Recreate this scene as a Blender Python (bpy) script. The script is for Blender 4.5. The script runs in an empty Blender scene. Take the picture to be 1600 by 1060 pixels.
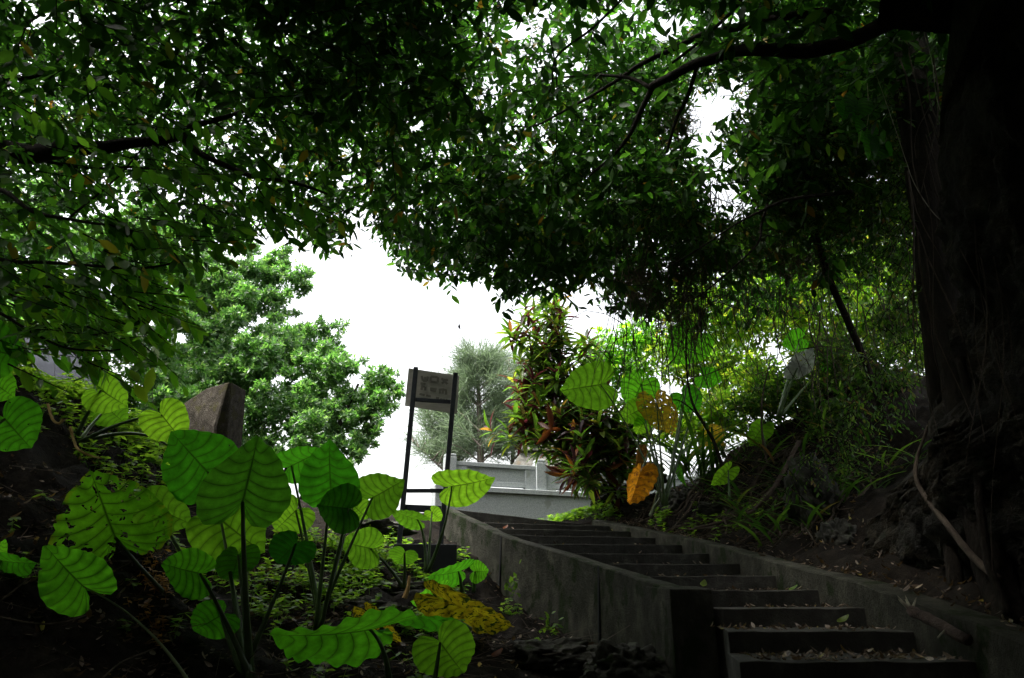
import bpy, bmesh, math, random
import numpy as np
from mathutils import Vector, noise as mnoise

rng = np.random.default_rng(7)
random.seed(7)
R = math.radians
scene = bpy.context.scene
COL = scene.collection

# ------------------------------------------------------------------ camera
F = 1100.0          # focal length in pixels of the 1600 px wide photograph
PITCH = R(20.0)
EYE = 1.6
cp, sp = math.cos(PITCH), math.sin(PITCH)
cam_d = bpy.data.cameras.new('camera'); cam = bpy.data.objects.new('camera', cam_d)
COL.objects.link(cam)
cam.location = (0, 0, EYE); cam.rotation_euler = (R(90) + PITCH, 0, 0)
cam_d.sensor_width = 36; cam_d.lens = 36 * F / 1600
cam_d.clip_start = 0.05; cam_d.clip_end = 3000
scene.camera = cam

def at(px, py, d):
    """point of the place seen at a photo pixel, d metres ahead of the camera along the ground"""
    a = (px - 800) / F; b = (530 - py) / F
    v = np.array([a, cp - b * sp, sp + b * cp])
    v *= d / v[1]
    v[2] += EYE
    return v

def project(P):
    P = np.asarray(P, float)
    x = P[..., 0]; y = P[..., 1]; z = P[..., 2] - EYE
    zc = y * cp + z * sp
    zc = np.where(zc < .05, .05, zc)
    return 800 + F * x / zc, 530 - F * (z * cp - y * sp) / zc

# ------------------------------------------------------------------ objects
WL = {}
def _link(o, parent=None):
    COL.objects.link(o)
    if parent is not None:
        o.parent = parent
        o.location = [-c for c in WL.get(parent.name, (0, 0, 0))]
    WL[o.name] = (0, 0, 0)
    return o

def tag(o, label=None, cat=None, group=None, kind=None):
    if label: o['label'] = label
    if cat: o['category'] = cat
    if group: o['group'] = group
    if kind: o['kind'] = kind
    return o

def thing(name, label, cat, loc=(0, 0, 0), group=None):
    o = bpy.data.objects.new(name, None); COL.objects.link(o)
    o.empty_display_size = .1
    o.location = [float(c) for c in loc]; WL[o.name] = tuple(float(c) for c in loc)
    return tag(o, label, cat, group)

class MB:
    def __init__(self): self.v = []; self.f = []; self.uv = None
    def add(self, vs, fs):
        n = len(self.v); self.v += [tuple(map(float, p)) for p in vs]
        self.f += [tuple(n + i for i in f) for f in fs]
    def hexa(self, b, t):
        """b, t: four bottom and four top corners, counter-clockwise"""
        self.add(list(b) + list(t), [(3, 2, 1, 0), (4, 5, 6, 7)] + [(i, (i + 1) % 4, 4 + (i + 1) % 4, 4 + i) for i in range(4)])
    def box(self, c, s, rz=0, tilt=0):
        cs, sn = math.cos(rz), math.sin(rz)
        q = [(-1, -1), (1, -1), (1, 1), (-1, 1)]
        def p(x, y, z): return (c[0] + x * cs - y * sn, c[1] + x * sn + y * cs, c[2] + z)
        self.hexa([p(a * s[0] / 2, b * s[1] / 2, -s[2] / 2) for a, b in q], [p(a * s[0] / 2, b * s[1] / 2, s[2] / 2) for a, b in q])
    def tube(self, pts, rad, n=7, wob=0.0):
        pts = [np.array(p, float) for p in pts]
        if np.isscalar(rad): rad = [rad] * len(pts)
        base = len(self.v); ref = np.array([.31, .57, .76])
        for i, p in enumerate(pts):
            t = pts[min(i + 1, len(pts) - 1)] - pts[max(i - 1, 0)]
            t = t / (np.linalg.norm(t) + 1e-9)
            a = np.cross(t, ref); a /= np.linalg.norm(a) + 1e-9; b = np.cross(t, a)
            for k in range(n):
                an = 2 * math.pi * k / n
                r = rad[i] * (1 + wob * random.uniform(-1, 1))
                self.v.append(tuple(p + r * (math.cos(an) * a + math.sin(an) * b)))
        for i in range(len(pts) - 1):
            for k in range(n):
                self.f.append((base + i * n + k, base + i * n + (k + 1) % n, base + (i + 1) * n + (k + 1) % n, base + (i + 1) * n + k))
        self.f.append(tuple(base + k for k in range(n))[::-1])
        self.f.append(tuple(base + (len(pts) - 1) * n + k for k in range(n)))
    def build(self, name, mat, parent=None, smooth=False, bevel=0):
        me = bpy.data.meshes.new(name); me.from_pydata(self.v, [], self.f); me.update()
        me.materials.append(mat)
        if smooth: me.polygons.foreach_set('use_smooth', [True] * len(me.polygons))
        o = bpy.data.objects.new(name, me); _link(o, parent)
        if bevel:
            m = o.modifiers.new('bevel', 'BEVEL'); m.width = bevel; m.segments = 2; m.limit_method = 'ANGLE'
        return o

def np_mesh(name, V, Q, mat, parent=None, smooth=False, uv=None):
    me = bpy.data.meshes.new(name)
    V = np.ascontiguousarray(V, np.float32); Q = np.ascontiguousarray(Q, np.int32)
    me.vertices.add(len(V)); me.vertices.foreach_set('co', V.ravel())
    k = Q.shape[1]
    me.loops.add(Q.size); me.loops.foreach_set('vertex_index', Q.ravel())
    me.polygons.add(len(Q)); me.polygons.foreach_set('loop_start', np.arange(0, Q.size, k, dtype=np.int32))
    if uv is not None:
        l = me.uv_layers.new(name='UVMap'); l.data.foreach_set('uv', np.ascontiguousarray(uv[Q.ravel()], np.float32).ravel())
    me.update(calc_edges=True); me.validate()
    me.materials.append(mat)
    if smooth: me.polygons.foreach_set('use_smooth', [True] * len(me.polygons))
    o = bpy.data.objects.new(name, me)
    return _link(o, parent)

def nrm(a): return a / (np.linalg.norm(a, axis=-1, keepdims=True) + 1e-9)

def leaf_tpl(w=.45, rows=4, fold=.12, droop=.15, shape='oval'):
    ys = np.linspace(0, 1, rows)
    V = []
    for y in ys:
        if shape == 'oval': h = w / 2 * (math.sin(math.pi * (y ** .85) * .93 + .1) ** .8)
        elif shape == 'strap': h = w / 2 * min(1, .35 + 2.2 * y) * (1 - max(0, (y - .6) / .4) ** 1.5 * .95)
        else: h = w / 2 * (1 - y * .9)
        h = max(h, .012)
        z = -droop * y * y
        V += [(-h, y, z), (0, y, z - fold * h), (h, y, z)]
    Q = []
    for i in range(rows - 1):
        a = i * 3
        Q += [(a, a + 1, a + 4, a + 3), (a + 1, a + 2, a + 5, a + 4)]
    return np.array(V), np.array(Q)

def stick_tpl():
    V = []
    for y, r in ((0, 1), (1, .35)):
        for k in range(3):
            a = 2 * math.pi * k / 3; V.append((r * math.cos(a), y, r * math.sin(a)))
    return np.array(V), np.array([(0, 1, 4, 3), (1, 2, 5, 4), (2, 0, 3, 5)])

def inst(tpl, pos, dirs, ups, scale):
    """template copies laid along dirs: vertices and quads"""
    V, Q = tpl
    y = nrm(dirs); z = ups - (ups * y).sum(-1, keepdims=True) * y; z = nrm(z); x = np.cross(y, z)
    s = scale if scale.ndim == 2 else np.stack([scale] * 3, 1)
    L = V[None] * s[:, None, :]
    W = pos[:, None, :] + L[..., :1] * x[:, None] + L[..., 1:2] * y[:, None] + L[..., 2:] * z[:, None]
    n = len(pos); k = len(V)
    return W.reshape(-1, 3), (Q[None] + (np.arange(n) * k)[:, None, None]).reshape(-1, 4)

def inst_many(parts):
    Vs, Qs, n = [], [], 0
    for V, Q in parts:
        Vs.append(V); Qs.append(Q + n); n += len(V)
    return np.concatenate(Vs), np.concatenate(Qs)

# ------------------------------------------------------------------ materials
def new_mat(name):
    m = bpy.data.materials.new(name); m.use_nodes = True
    nt = m.node_tree; nt.nodes.clear()
    return m, nt, nt.nodes.new('ShaderNodeOutputMaterial')

def nd(nt, typ, **kw):
    n = nt.nodes.new(typ)
    for k, v in kw.items():
        if k in ('inputs',):
            for i, val in v.items(): n.inputs[i].default_value = val
        else: setattr(n, k, v)
    return n

def ramp(nt, fac, stops, interp='LINEAR'):
    r = nt.nodes.new('ShaderNodeValToRGB'); r.color_ramp.interpolation = interp
    els = r.color_ramp.elements
    while len(els) < len(stops): els.new(.5)
    for e, (p, c) in zip(els, stops):
        e.position = p; e.color = (*c, 1) if len(c) == 3 else c
    nt.links.new(fac, r.inputs[0])
    return r.outputs[0]

def rough_mat(name, stops, scale=6, rough=.9, bump=.4, bscale=30, detail=8, spec=.3, stretch=(1, 1, 1), spots=None, bdist=.03):
    m, nt, out = new_mat(name)
    tc = nd(nt, 'ShaderNodeTexCoord'); mp = nd(nt, 'ShaderNodeMapping'); mp.inputs['Scale'].default_value = stretch
    nt.links.new(tc.outputs['Object'], mp.inputs[0])
    no = nd(nt, 'ShaderNodeTexNoise', inputs={'Scale': scale, 'Detail': detail, 'Roughness': .65})
    nt.links.new(mp.outputs[0], no.inputs['Vector'])
    col = ramp(nt, no.outputs['Fac'], stops)
    if spots:
        n3 = nd(nt, 'ShaderNodeTexNoise', inputs={'Scale': spots[0], 'Detail': 3, 'Roughness': .6})
        nt.links.new(mp.outputs[0], n3.inputs['Vector'])
        mx = nd(nt, 'ShaderNodeMix', data_type='RGBA'); mx.inputs['B'].default_value = (*spots[1], 1)
        f = ramp(nt, n3.outputs['Fac'], [(spots[2], (0, 0, 0)), (spots[2] + .08, (1, 1, 1))])
        nt.links.new(f, mx.inputs['Factor']); nt.links.new(col, mx.inputs['A']); col = mx.outputs['Result']
    b = nd(nt, 'ShaderNodeBsdfPrincipled'); b.inputs['Roughness'].default_value = rough
    b.inputs['Specular IOR Level'].default_value = spec
    nt.links.new(col, b.inputs['Base Color'])
    if bump:
        n2 = nd(nt, 'ShaderNodeTexNoise', inputs={'Scale': bscale, 'Detail': 6, 'Roughness': .7})
        nt.links.new(mp.outputs[0], n2.inputs['Vector'])
        bp = nd(nt, 'ShaderNodeBump', inputs={'Strength': bump, 'Distance': bdist})
        nt.links.new(n2.outputs['Fac'], bp.inputs['Height']); nt.links.new(bp.outputs[0], b.inputs['Normal'])
    nt.links.new(b.outputs[0], out.inputs[0])
    return m

def leaf_mat(name, stops, trans, tmix=.5, rough=.4, spec=.35, tboost=1.0):
    """small leaves: colour varies from leaf to leaf; thin blades let light through"""
    m, nt, out = new_mat(name)
    g = nd(nt, 'ShaderNodeNewGeometry')
    col = ramp(nt, g.outputs['Random Per Island'], stops)
    tcol = ramp(nt, g.outputs['Random Per Island'], trans)
    b = nd(nt, 'ShaderNodeBsdfPrincipled'); b.inputs['Roughness'].default_value = rough
    b.inputs['Specular IOR Level'].default_value = spec
    t = nd(nt, 'ShaderNodeBsdfTranslucent'); mx = nd(nt, 'ShaderNodeMixShader'); mx.inputs[0].default_value = tmix
    nt.links.new(col, b.inputs['Base Color']); nt.links.new(tcol, t.inputs[0])
    nt.links.new(b.outputs[0], mx.inputs[1]); nt.links.new(t.outputs[0], mx.inputs[2]); nt.links.new(mx.outputs[0], out.inputs[0])
    return m

def blade_mat(name, base, trans, vein=.45, holes=0.0, blotch=None, tmix=.55, edge=None, rough=.32, hscale=9):
    """big heart-shaped leaf: UV.x counts the side veins, UV.y runs from midrib (0) to margin (1)"""
    m, nt, out = new_mat(name); L = nt.links.new
    uvn = nd(nt, 'ShaderNodeUVMap'); sx = nd(nt, 'ShaderNodeSeparateXYZ'); L(uvn.outputs[0], sx.inputs[0])
    tc = nd(nt, 'ShaderNodeTexCoord')
    def mth(op, a, b=None, clamp=False):
        n = nd(nt, 'ShaderNodeMath', operation=op, use_clamp=clamp)
        for i, s in enumerate((a, b)):
            if s is None: continue
            if isinstance(s, (int, float)): n.inputs[i].default_value = s
            else: L(s, n.inputs[i])
        return n.outputs[0]
    dv = mth('ABSOLUTE', mth('SUBTRACT', mth('FRACT', sx.outputs[0]), .5))          # .5 on a vein
    wv = mth('SUBTRACT', .5, dv)                                                    # 0 on a vein
    thick = mth('MULTIPLY_ADD', sx.outputs[1], -.05); thick.node.inputs[2].default_value = .10
    veins = mth('SUBTRACT', 1, mth('DIVIDE', wv, thick), True)
    mid = mth('SUBTRACT', 1, mth('DIVIDE', sx.outputs[1], .05), True)
    vf = mth('MAXIMUM', veins, mid)
    # finer cross network
    no = nd(nt, 'ShaderNodeTexNoise', inputs={'Scale': 14, 'Detail': 5, 'Roughness': .6}); L(tc.outputs['Object'], no.inputs['Vector'])
    vo = nd(nt, 'ShaderNodeTexVoronoi', feature='DISTANCE_TO_EDGE', inputs={'Scale': 110}); L(tc.outputs['Object'], vo.inputs['Vector'])
    net = mth('MULTIPLY', mth('SUBTRACT', 1, mth('DIVIDE', vo.outputs['Distance'], .06), True), .22)
    pl_ = mth('MULTIPLY', mth('POWER', mth('MULTIPLY', dv, 2), 2.5), .6)
    vf2 = mth('MAXIMUM', mth('MAXIMUM', vf, net), pl_)
    def tint(c):
        d = tuple(x * .62 for x in c); l = tuple(min(1, x * 1.25) for x in c)
        return ramp(nt, no.outputs['Fac'], [(.3, d), (.7, l)])
    cb = tint(base); ct = tint(trans)
    oi = nd(nt, 'ShaderNodeObjectInfo'); hv = nd(nt, 'ShaderNodeHueSaturation'); L(ct, hv.inputs['Color'])
    v_ = mth('MULTIPLY_ADD', oi.outputs['Random'], .7); v_.node.inputs[2].default_value = .52; L(v_, hv.inputs['Value'])
    h_ = mth('MULTIPLY_ADD', oi.outputs['Random'], -.022); h_.node.inputs[2].default_value = .519; L(h_, hv.inputs['Hue']); ct = hv.outputs['Color']
    fl = nd(nt, 'ShaderNodeCombineXYZ'); L(mth('MULTIPLY', sx.outputs[0], 3.0), fl.inputs[0]); L(mth('MULTIPLY', sx.outputs[1], 5.0), fl.inputs[1]); L(mth('MULTIPLY', oi.outputs['Random'], 30), fl.inputs[2])
    def mixc(a, c, f):
        mx = nd(nt, 'ShaderNodeMix', data_type='RGBA'); L(a, mx.inputs['A'])
        if isinstance(c, tuple): mx.inputs['B'].default_value = (*c, 1)
        else: L(c, mx.inputs['B'])
        L(f, mx.inputs['Factor']); return mx.outputs['Result']
    if edge:
        ef = mth('MULTIPLY', mth('SUBTRACT', sx.outputs[1], .86, True), 4, True)
        e2 = mth('MULTIPLY', ef, mth('GREATER_THAN', no.outputs['Fac'], .48))
        cb = mixc(cb, edge, e2); ct = mixc(ct, edge, e2)
    if blotch:
        nb = nd(nt, 'ShaderNodeTexNoise', inputs={'Scale': blotch[1], 'Detail': 4, 'Roughness': .6, 'Distortion': .6}); L(fl.outputs[0], nb.inputs['Vector'])
        bf = ramp(nt, nb.outputs['Fac'], [(blotch[2], (0, 0, 0)), (blotch[2] + .05, (1, 1, 1))])
        cb = mixc(cb, blotch[0], bf); ct = mixc(ct, blotch[0], bf)
    vb = mixc(cb, tuple(min(1, x * 1.4 + .02) for x in base), vf2)
    vt = mixc(ct, tuple(x * vein * .2 for x in trans), vf2)
    b = nd(nt, 'ShaderNodeBsdfPrincipled'); b.inputs['Roughness'].default_value = rough; b.inputs['Specular IOR Level'].default_value = .3
    L(vb, b.inputs['Base Color'])
    bp = nd(nt, 'ShaderNodeBump', inputs={'Strength': .35, 'Distance': .01}); L(vf, bp.inputs['Height']); L(bp.outputs[0], b.inputs['Normal'])
    t = nd(nt, 'ShaderNodeBsdfTranslucent'); L(vt, t.inputs[0])
    mx = nd(nt, 'ShaderNodeMixShader'); mx.inputs[0].default_value = tmix
    L(b.outputs[0], mx.inputs[1]); L(t.outputs[0], mx.inputs[2]); res = mx.outputs[0]
    if holes:
        nh = nd(nt, 'ShaderNodeTexNoise', inputs={'Scale': hscale, 'Detail': 2.5, 'Roughness': .55, 'Distortion': .5}); L(tc.outputs['Object'], nh.inputs['Vector'])
        hf = mth('GREATER_THAN', mth('MULTIPLY', nh.outputs['Fac'], mth('MULTIPLY_ADD', sx.outputs[1], .12)), holes)
        hf.node.inputs[0].links[0].from_node.inputs[1].links[0].from_node.inputs[2].default_value = .93
        hf = mth('MULTIPLY', hf, mth('LESS_THAN', vf, .4))
        tr = nd(nt, 'ShaderNodeBsdfTransparent'); m2 = nd(nt, 'ShaderNodeMixShader')
        L(hf, m2.inputs[0]); L(res, m2.inputs[1]); L(tr.outputs[0], m2.inputs[2]); res = m2.outputs[0]
    L(res, out.inputs[0])
    return m

M = {}
M['soil'] = rough_mat('soil', [(.3, (.005, .004, .003)), (.55, (.013, .010, .007)), (.75, (.034, .027, .02))], scale=9, spec=.1, bump=1, bscale=40)
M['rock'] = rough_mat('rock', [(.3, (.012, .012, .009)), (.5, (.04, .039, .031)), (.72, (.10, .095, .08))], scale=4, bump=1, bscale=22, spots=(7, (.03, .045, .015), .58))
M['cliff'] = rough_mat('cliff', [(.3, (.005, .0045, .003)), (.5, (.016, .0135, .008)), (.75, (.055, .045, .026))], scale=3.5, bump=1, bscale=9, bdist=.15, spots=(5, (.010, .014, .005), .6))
M['concrete'] = rough_mat('concrete', [(.28, (.012, .013, .008)), (.5, (.038, .038, .028)), (.72, (.085, .08, .062))], scale=4.5, spec=.15, bump=1, bscale=40, spots=(4, (.014, .022, .006), .54), stretch=(1.1, 1.1, .75))
M['step'] = rough_mat('step_concrete', [(.3, (.018, .017, .014)), (.55, (.045, .044, .037)), (.75, (.10, .095, .085))], scale=5, bump=.5, bscale=60)
M['granite'] = rough_mat('granite', [(.3, (.19, .205, .21)), (.5, (.30, .322, .326)), (.7, (.42, .44, .445))], scale=60, detail=3, rough=.7, spec=.15, bump=.08, bscale=120, spots=(3, (.22, .235, .22), .6))
M['tomb'] = rough_mat('weathered_stone', [(.3, (.045, .042, .035)), (.5, (.11, .105, .09)), (.72, (.2, .19, .175))], scale=7, bump=.8, bscale=40, spots=(4, (.15, .11, .065), .56))
M['mossstone'] = rough_mat('mossy_stone', [(.3, (.016, .014, .009)), (.5, (.042, .035, .026)), (.72, (.085, .074, .06))], scale=9, spec=.1, bump=1, bscale=45, spots=(6, (.04, .036, .014), .54))
M['slab'] = rough_mat('grey_slab', [(.3, (.03, .033, .04)), (.7, (.05, .054, .066))], scale=4, rough=.9, spec=.05, bump=.15, bscale=40)
M['metal'] = rough_mat('dark_painted_metal', [(.35, (.018, .022, .03)), (.65, (.04, .045, .055))], scale=14, rough=.5, bump=.15, bscale=60, spots=(20, (.06, .045, .03), .68))
M['board'] = rough_mat('weathered_board', [(.3, (.42, .395, .35)), (.55, (.56, .53, .475)), (.75, (.66, .63, .57))], scale=5, bump=.15, bscale=50, stretch=(1, 1, 3))
M['ghost'] = rough_mat('stained_board', [(.3, (.2, .185, .16)), (.7, (.3, .28, .245))], scale=12, bump=0)
M['plinth'] = rough_mat('plinth_black', [(.3, (.008, .009, .011)), (.7, (.02, .022, .025))], scale=6, rough=.6, bump=.1)
M['bark'] = rough_mat('bark', [(.3, (.008, .0065, .005)), (.55, (.02, .016, .012)), (.75, (.05, .042, .032))], scale=8, spec=.1, bump=1, bscale=30, stretch=(3, 3, .6))
M['root'] = rough_mat('root_bark', [(.3, (.035, .025, .017)), (.6, (.08, .06, .044)), (.8, (.14, .115, .09))], scale=9, bump=.7, bscale=40)
M['palevine'] = rough_mat('pale_vine', [(.3, (.16, .15, .11)), (.7, (.34, .32, .25))], scale=12, bump=.3)
M['yellowstem'] = rough_mat('tan_stem', [(.3, (.26, .15, .05)), (.7, (.48, .33, .14))], scale=9, bump=.2)
M['greybark'] = rough_mat('grey_bark', [(.3, (.07, .058, .048)), (.6, (.15, .125, .105)), (.8, (.22, .2, .17))], scale=8, bump=.8, bscale=30, stretch=(3, 3, .6))
M['litterlog'] = rough_mat('log_bark', [(.3, (.03, .02, .015)), (.55, (.075, .052, .042)), (.75, (.15, .115, .1))], scale=14, bump=1, bscale=40)
M['petiole'] = rough_mat('petiole', [(.3, (.03, .06, .015)), (.7, (.07, .13, .035))], scale=8, rough=.35, bump=.1, spec=.5)
M['petiole_pale'] = rough_mat('petiole_pale', [(.3, (.10, .14, .06)), (.7, (.2, .25, .12))], scale=8, rough=.35, bump=.1, spec=.5)
M['black'] = rough_mat('insect_black', [(.3, (.01, .01, .013)), (.7, (.025, .025, .03))], scale=20, bump=0)

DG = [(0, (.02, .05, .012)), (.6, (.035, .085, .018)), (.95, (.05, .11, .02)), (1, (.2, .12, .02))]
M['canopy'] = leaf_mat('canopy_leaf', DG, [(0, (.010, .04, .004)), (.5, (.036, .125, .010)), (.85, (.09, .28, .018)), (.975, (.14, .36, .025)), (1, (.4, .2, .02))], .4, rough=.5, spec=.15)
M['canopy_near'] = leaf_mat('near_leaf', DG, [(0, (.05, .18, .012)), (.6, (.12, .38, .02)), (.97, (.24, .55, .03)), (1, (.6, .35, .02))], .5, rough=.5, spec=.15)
M['midtree'] = leaf_mat('mid_tree_leaf', [(0, (.035, .075, .028)), (.6, (.075, .14, .052)), (1, (.13, .20, .08))], [(0, (.08, .26, .02)), (.7, (.2, .48, .07)), (1, (.36, .58, .12))], .45, rough=.35, spec=.5)
M['fresh'] = leaf_mat('fresh_leaf', [(0, (.045, .11, .012)), (.8, (.075, .16, .018)), (1, (.11, .18, .02))], [(0, (.14, .48, .018)), (.8, (.26, .62, .025)), (1, (.42, .65, .03))], .58)
M['backshrub'] = leaf_mat('shrub_leaf', [(0, (.03, .07, .012)), (.7, (.06, .13, .02)), (1, (.12, .15, .03))], [(0, (.2, .48, .02)), (.6, (.38, .66, .035)), (.96, (.6, .7, .05)), (1, (.7, .42, .03))], .62)
M['thicket'] = leaf_mat('thicket_leaf', [(0, (.02, .045, .012)), (.6, (.04, .08, .02)), (.85, (.06, .09, .025)), (1, (.12, .08, .04))], [(0, (.03, .09, .008)), (.6, (.08, .2, .015)), (.9, (.2, .38, .03)), (1, (.22, .12, .03))], .45, spec=.12)
M['ti'] = leaf_mat('ti_leaf', [(0, (.04, .014, .02)), (.25, (.05, .016, .02)), (.35, (.04, .06, .02)), (.75, (.05, .11, .02)), (.93, (.12, .17, .03)), (1, (.22, .06, .02))],
                   [(0, (.07, .015, .02)), (.2, (.14, .025, .03)), (.3, (.12, .2, .02)), (.75, (.2, .48, .03)), (.93, (.45, .55, .04)), (1, (.6, .13, .04))], .45, rough=.35)
M['ti_fresh'] = leaf_mat('ti_fresh_leaf', [(0, (.07, .13, .02)), (.8, (.14, .19, .03)), (1, (.24, .2, .03))], [(0, (.2, .42, .03)), (.8, (.36, .52, .04)), (1, (.55, .42, .04))], .5)
M['ti_dead'] = leaf_mat('ti_dead_leaf', [(0, (.06, .02, .012)), (.6, (.12, .04, .015)), (1, (.22, .09, .02))], [(0, (.1, .025, .01)), (.6, (.25, .07, .015)), (1, (.45, .18, .02))], .45)
M['needle'] = leaf_mat('casuarina_needle', [(0, (.07, .10, .06)), (1, (.14, .19, .11))], [(0, (.12, .19, .09)), (1, (.22, .31, .15))], .35, rough=.6)
M['vinered'] = leaf_mat('dead_tangle', [(0, (.05, .033, .02)), (.7, (.10, .065, .04)), (1, (.16, .10, .06))], [(0, (.08, .04, .02)), (1, (.2, .11, .05))], .25, rough=.8)
M['litter'] = leaf_mat('litter_leaf', [(0, (.045, .03, .02)), (.5, (.12, .085, .058)), (.85, (.23, .175, .13)), (.93, (.32, .27, .21)), (.97, (.4, .26, .03)), (1, (.2, .24, .04))], [(0, (.06, .03, .01)), (1, (.3, .18, .05))], .15, rough=.55, spec=.5)
M['weed'] = leaf_mat('weed_leaf', [(0, (.05, .11, .02)), (.7, (.09, .17, .025)), (1, (.13, .2, .03))], [(0, (.2, .46, .02)), (1, (.4, .65, .04))], .5)
M['variegated'] = leaf_mat('variegated_leaf', [(0, (.3, .38, .2)), (1, (.5, .58, .36))], [(0, (.4, .5, .25)), (1, (.6, .7, .42))], .45)
M['fernred'] = leaf_mat('orange_fern', [(0, (.22, .10, .02)), (1, (.4, .2, .04))], [(0, (.4, .18, .03)), (1, (.6, .32, .05))], .4)

B = {}
B['mature'] = blade_mat('blade_mature', (.03, .085, .012), (.22, .76, .022), tmix=.68, holes=.74, hscale=15)
B['fresh'] = blade_mat('blade_fresh', (.05, .12, .015), (.40, .88, .03), tmix=.68)
B['old'] = blade_mat('blade_old', (.022, .065, .012), (.09, .34, .014), tmix=.58, holes=.75, hscale=17)  # darker, less translucent green than the mature blade
B['chewed'] = blade_mat('blade_chewed', (.035, .09, .012), (.3, .78, .02), tmix=.65, holes=.58, edge=(.45, .3, .02), hscale=13)
B['blotched'] = blade_mat('blade_blotched', (.6, .38, .015), (.95, .62, .02), blotch=((.012, .035, .006), .9, .5), vein=.9, edge=(.02, .03, .01), rough=.6, tmix=.6)
B['yellow'] = blade_mat('blade_yellow', (.6, .36, .03), (.9, .52, .03), blotch=((.24, .2, .09), .6, .55), holes=.62, hscale=24, edge=(.2, .09, .02))
B['orange'] = blade_mat('blade_orange', (.5, .2, .015), (.8, .32, .015), blotch=((.25, .09, .03), .7, .55), edge=(.12, .05, .02))
B['brown'] = blade_mat('blade_brown', (.2, .09, .03), (.3, .12, .03))
B['pale'] = blade_mat('blade_pale', (.42, .46, .42), (.5, .55, .45), vein=1.0, tmix=.3, holes=.64, hscale=16)

# ------------------------------------------------------------------ world, sun
w = bpy.data.worlds.new('World'); scene.world = w; w.use_nodes = True
nt = w.node_tree; bg = nt.nodes['Background']
sky = nt.nodes.new('ShaderNodeTexSky'); sky.sky_type = 'NISHITA'; sky.sun_disc = False
SUN_EL, SUN_AZ = R(62), R(-112)      # azimuth from +Y towards +X: behind and to the left, over the canopy
sky.sun_elevation = SUN_EL; sky.sun_rotation = SUN_AZ
sky.air_density = 1.6; sky.dust_density = 6.0; sky.ozone_density = 1.0
hs = nt.nodes.new('ShaderNodeHueSaturation'); hs.inputs['Saturation'].default_value = .18
nt.links.new(sky.outputs[0], hs.inputs['Color']); nt.links.new(hs.outputs[0], bg.inputs[0])
bg.inputs[1].default_value = .15
ld = bpy.data.lights.new('sun', 'SUN'); ld.energy = 2.2; ld.angle = R(10); ld.color = (1, .96, .9)
lo = bpy.data.objects.new('sun', ld); COL.objects.link(lo)
sd = Vector((math.sin(SUN_AZ) * math.cos(SUN_EL), math.cos(SUN_AZ) * math.cos(SUN_EL), math.sin(SUN_EL)))
lo.rotation_euler = sd.to_track_quat('Z', 'Y').to_euler()
scene.view_settings.view_transform = 'Standard'; scene.view_settings.look = 'None'
scene.view_settings.exposure = 2.0; scene.view_settings.gamma = 1
cy = scene.cycles
cy.max_bounces = 6; cy.diffuse_bounces = 2; cy.glossy_bounces = 2; cy.transmission_bounces = 4; cy.transparent_max_bounces = 8
cy.caustics_reflective = False; cy.caustics_refractive = False
cy.use_denoising = True
cy.use_adaptive_sampling = True; cy.adaptive_threshold = .02

# ------------------------------------------------------------------ staircase
RISE, TREAD = .15, .72
def dz(n): return EYE + RISE * (n - 2.7)
XR = {-2: 3.0, -1: 3.0, 0: 3.0, 1: 3.01, 2: 3.03, 3: 2.95, 4: 2.79, 5: 2.65, 6: 2.5, 7: 2.33, 8: 2.11, 9: 1.87, 10: 1.62, 11: 1.42}
DR = {n: 5.0 + TREAD * n for n in range(-2, 12)}
DLf = {6: 9.2, 7: 9.7, 8: 10.2, 9: 10.85, 10: 11.5, 11: 12.1}
WALL_PX = [(1046, 921, 6.45), (993, 903, 7.2), (935, 884, 8.0), (860, 860, 9.0), (783, 837, 10.0), (735, 814, 10.8), (690, 793, 11.55)]
WALL = [at(*p) for p in WALL_PX]
def smooth_line(P, n=5):
    P = [np.array(p) for p in P]; out = []
    for i in range(len(P) - 1):
        p0 = P[max(i - 1, 0)]; p1 = P[i]; p2 = P[i + 1]; p3 = P[min(i + 2, len(P) - 1)]
        for k in range(n):
            t = k / n
            out.append(.5 * ((2 * p1) + (-p0 + p2) * t + (2 * p0 - 5 * p1 + 4 * p2 - p3) * t * t + (-p0 + 3 * p1 - 3 * p2 + p3) * t ** 3))
    out.append(P[-1]); return out
def wall_mesh(line, thick, height, side):
    """a kerb wall that follows a line of top-edge points; side=+1 gives the thickness to +X"""
    mb = MB(); L = smooth_line(line, 16); rows = []
    for i, p in enumerate(L):
        t = L[min(i + 1, len(L) - 1)] - L[max(i - 1, 0)]; t[2] = 0; t /= np.linalg.norm(t)
        nrm_ = np.array([t[1], -t[0], 0]) * side
        q = p + nrm_ * thick
        j = .008 * mnoise.noise(Vector(p) * 3) + .012 * min(0, mnoise.noise(Vector(p) * 9) + .15)
        rows.append([p + (0, 0, -height), p + (0, 0, j - .012), p + nrm_ * .012 + (0, 0, j), q - nrm_ * .012 + (0, 0, j), q + (0, 0, j - .012), q + (0, 0, -height)])
    V = [v for r in rows for v in r]; Fc = []
    for i in range(len(rows) - 1):
        for k in range(5):
            a = i * 6 + k
            f = (a, a + 1, a + 7, a + 6)
            Fc.append(f if side > 0 else f[::-1])
    Fc.append((0, 1, 2, 3, 4, 5)); Fc.append(tuple(range(len(V) - 6, len(V)))[::-1])
    mb.add(V, Fc); return mb
def wall_x(d, off=.0):
    """inner face X of the left wall at distance d"""
    ys = [p[1] for p in WALL]; xs = [p[0] for p in WALL]
    return float(np.interp(d, ys, xs)) + .2 + off
st = thing('staircase', 'curving flight of mossy concrete steps between two low concrete side walls', 'staircase', (2.2, 5, EYE - .4))
wall_mesh(WALL, .2, 1.9, 1).build('side_wall', M['concrete'], st)
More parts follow.
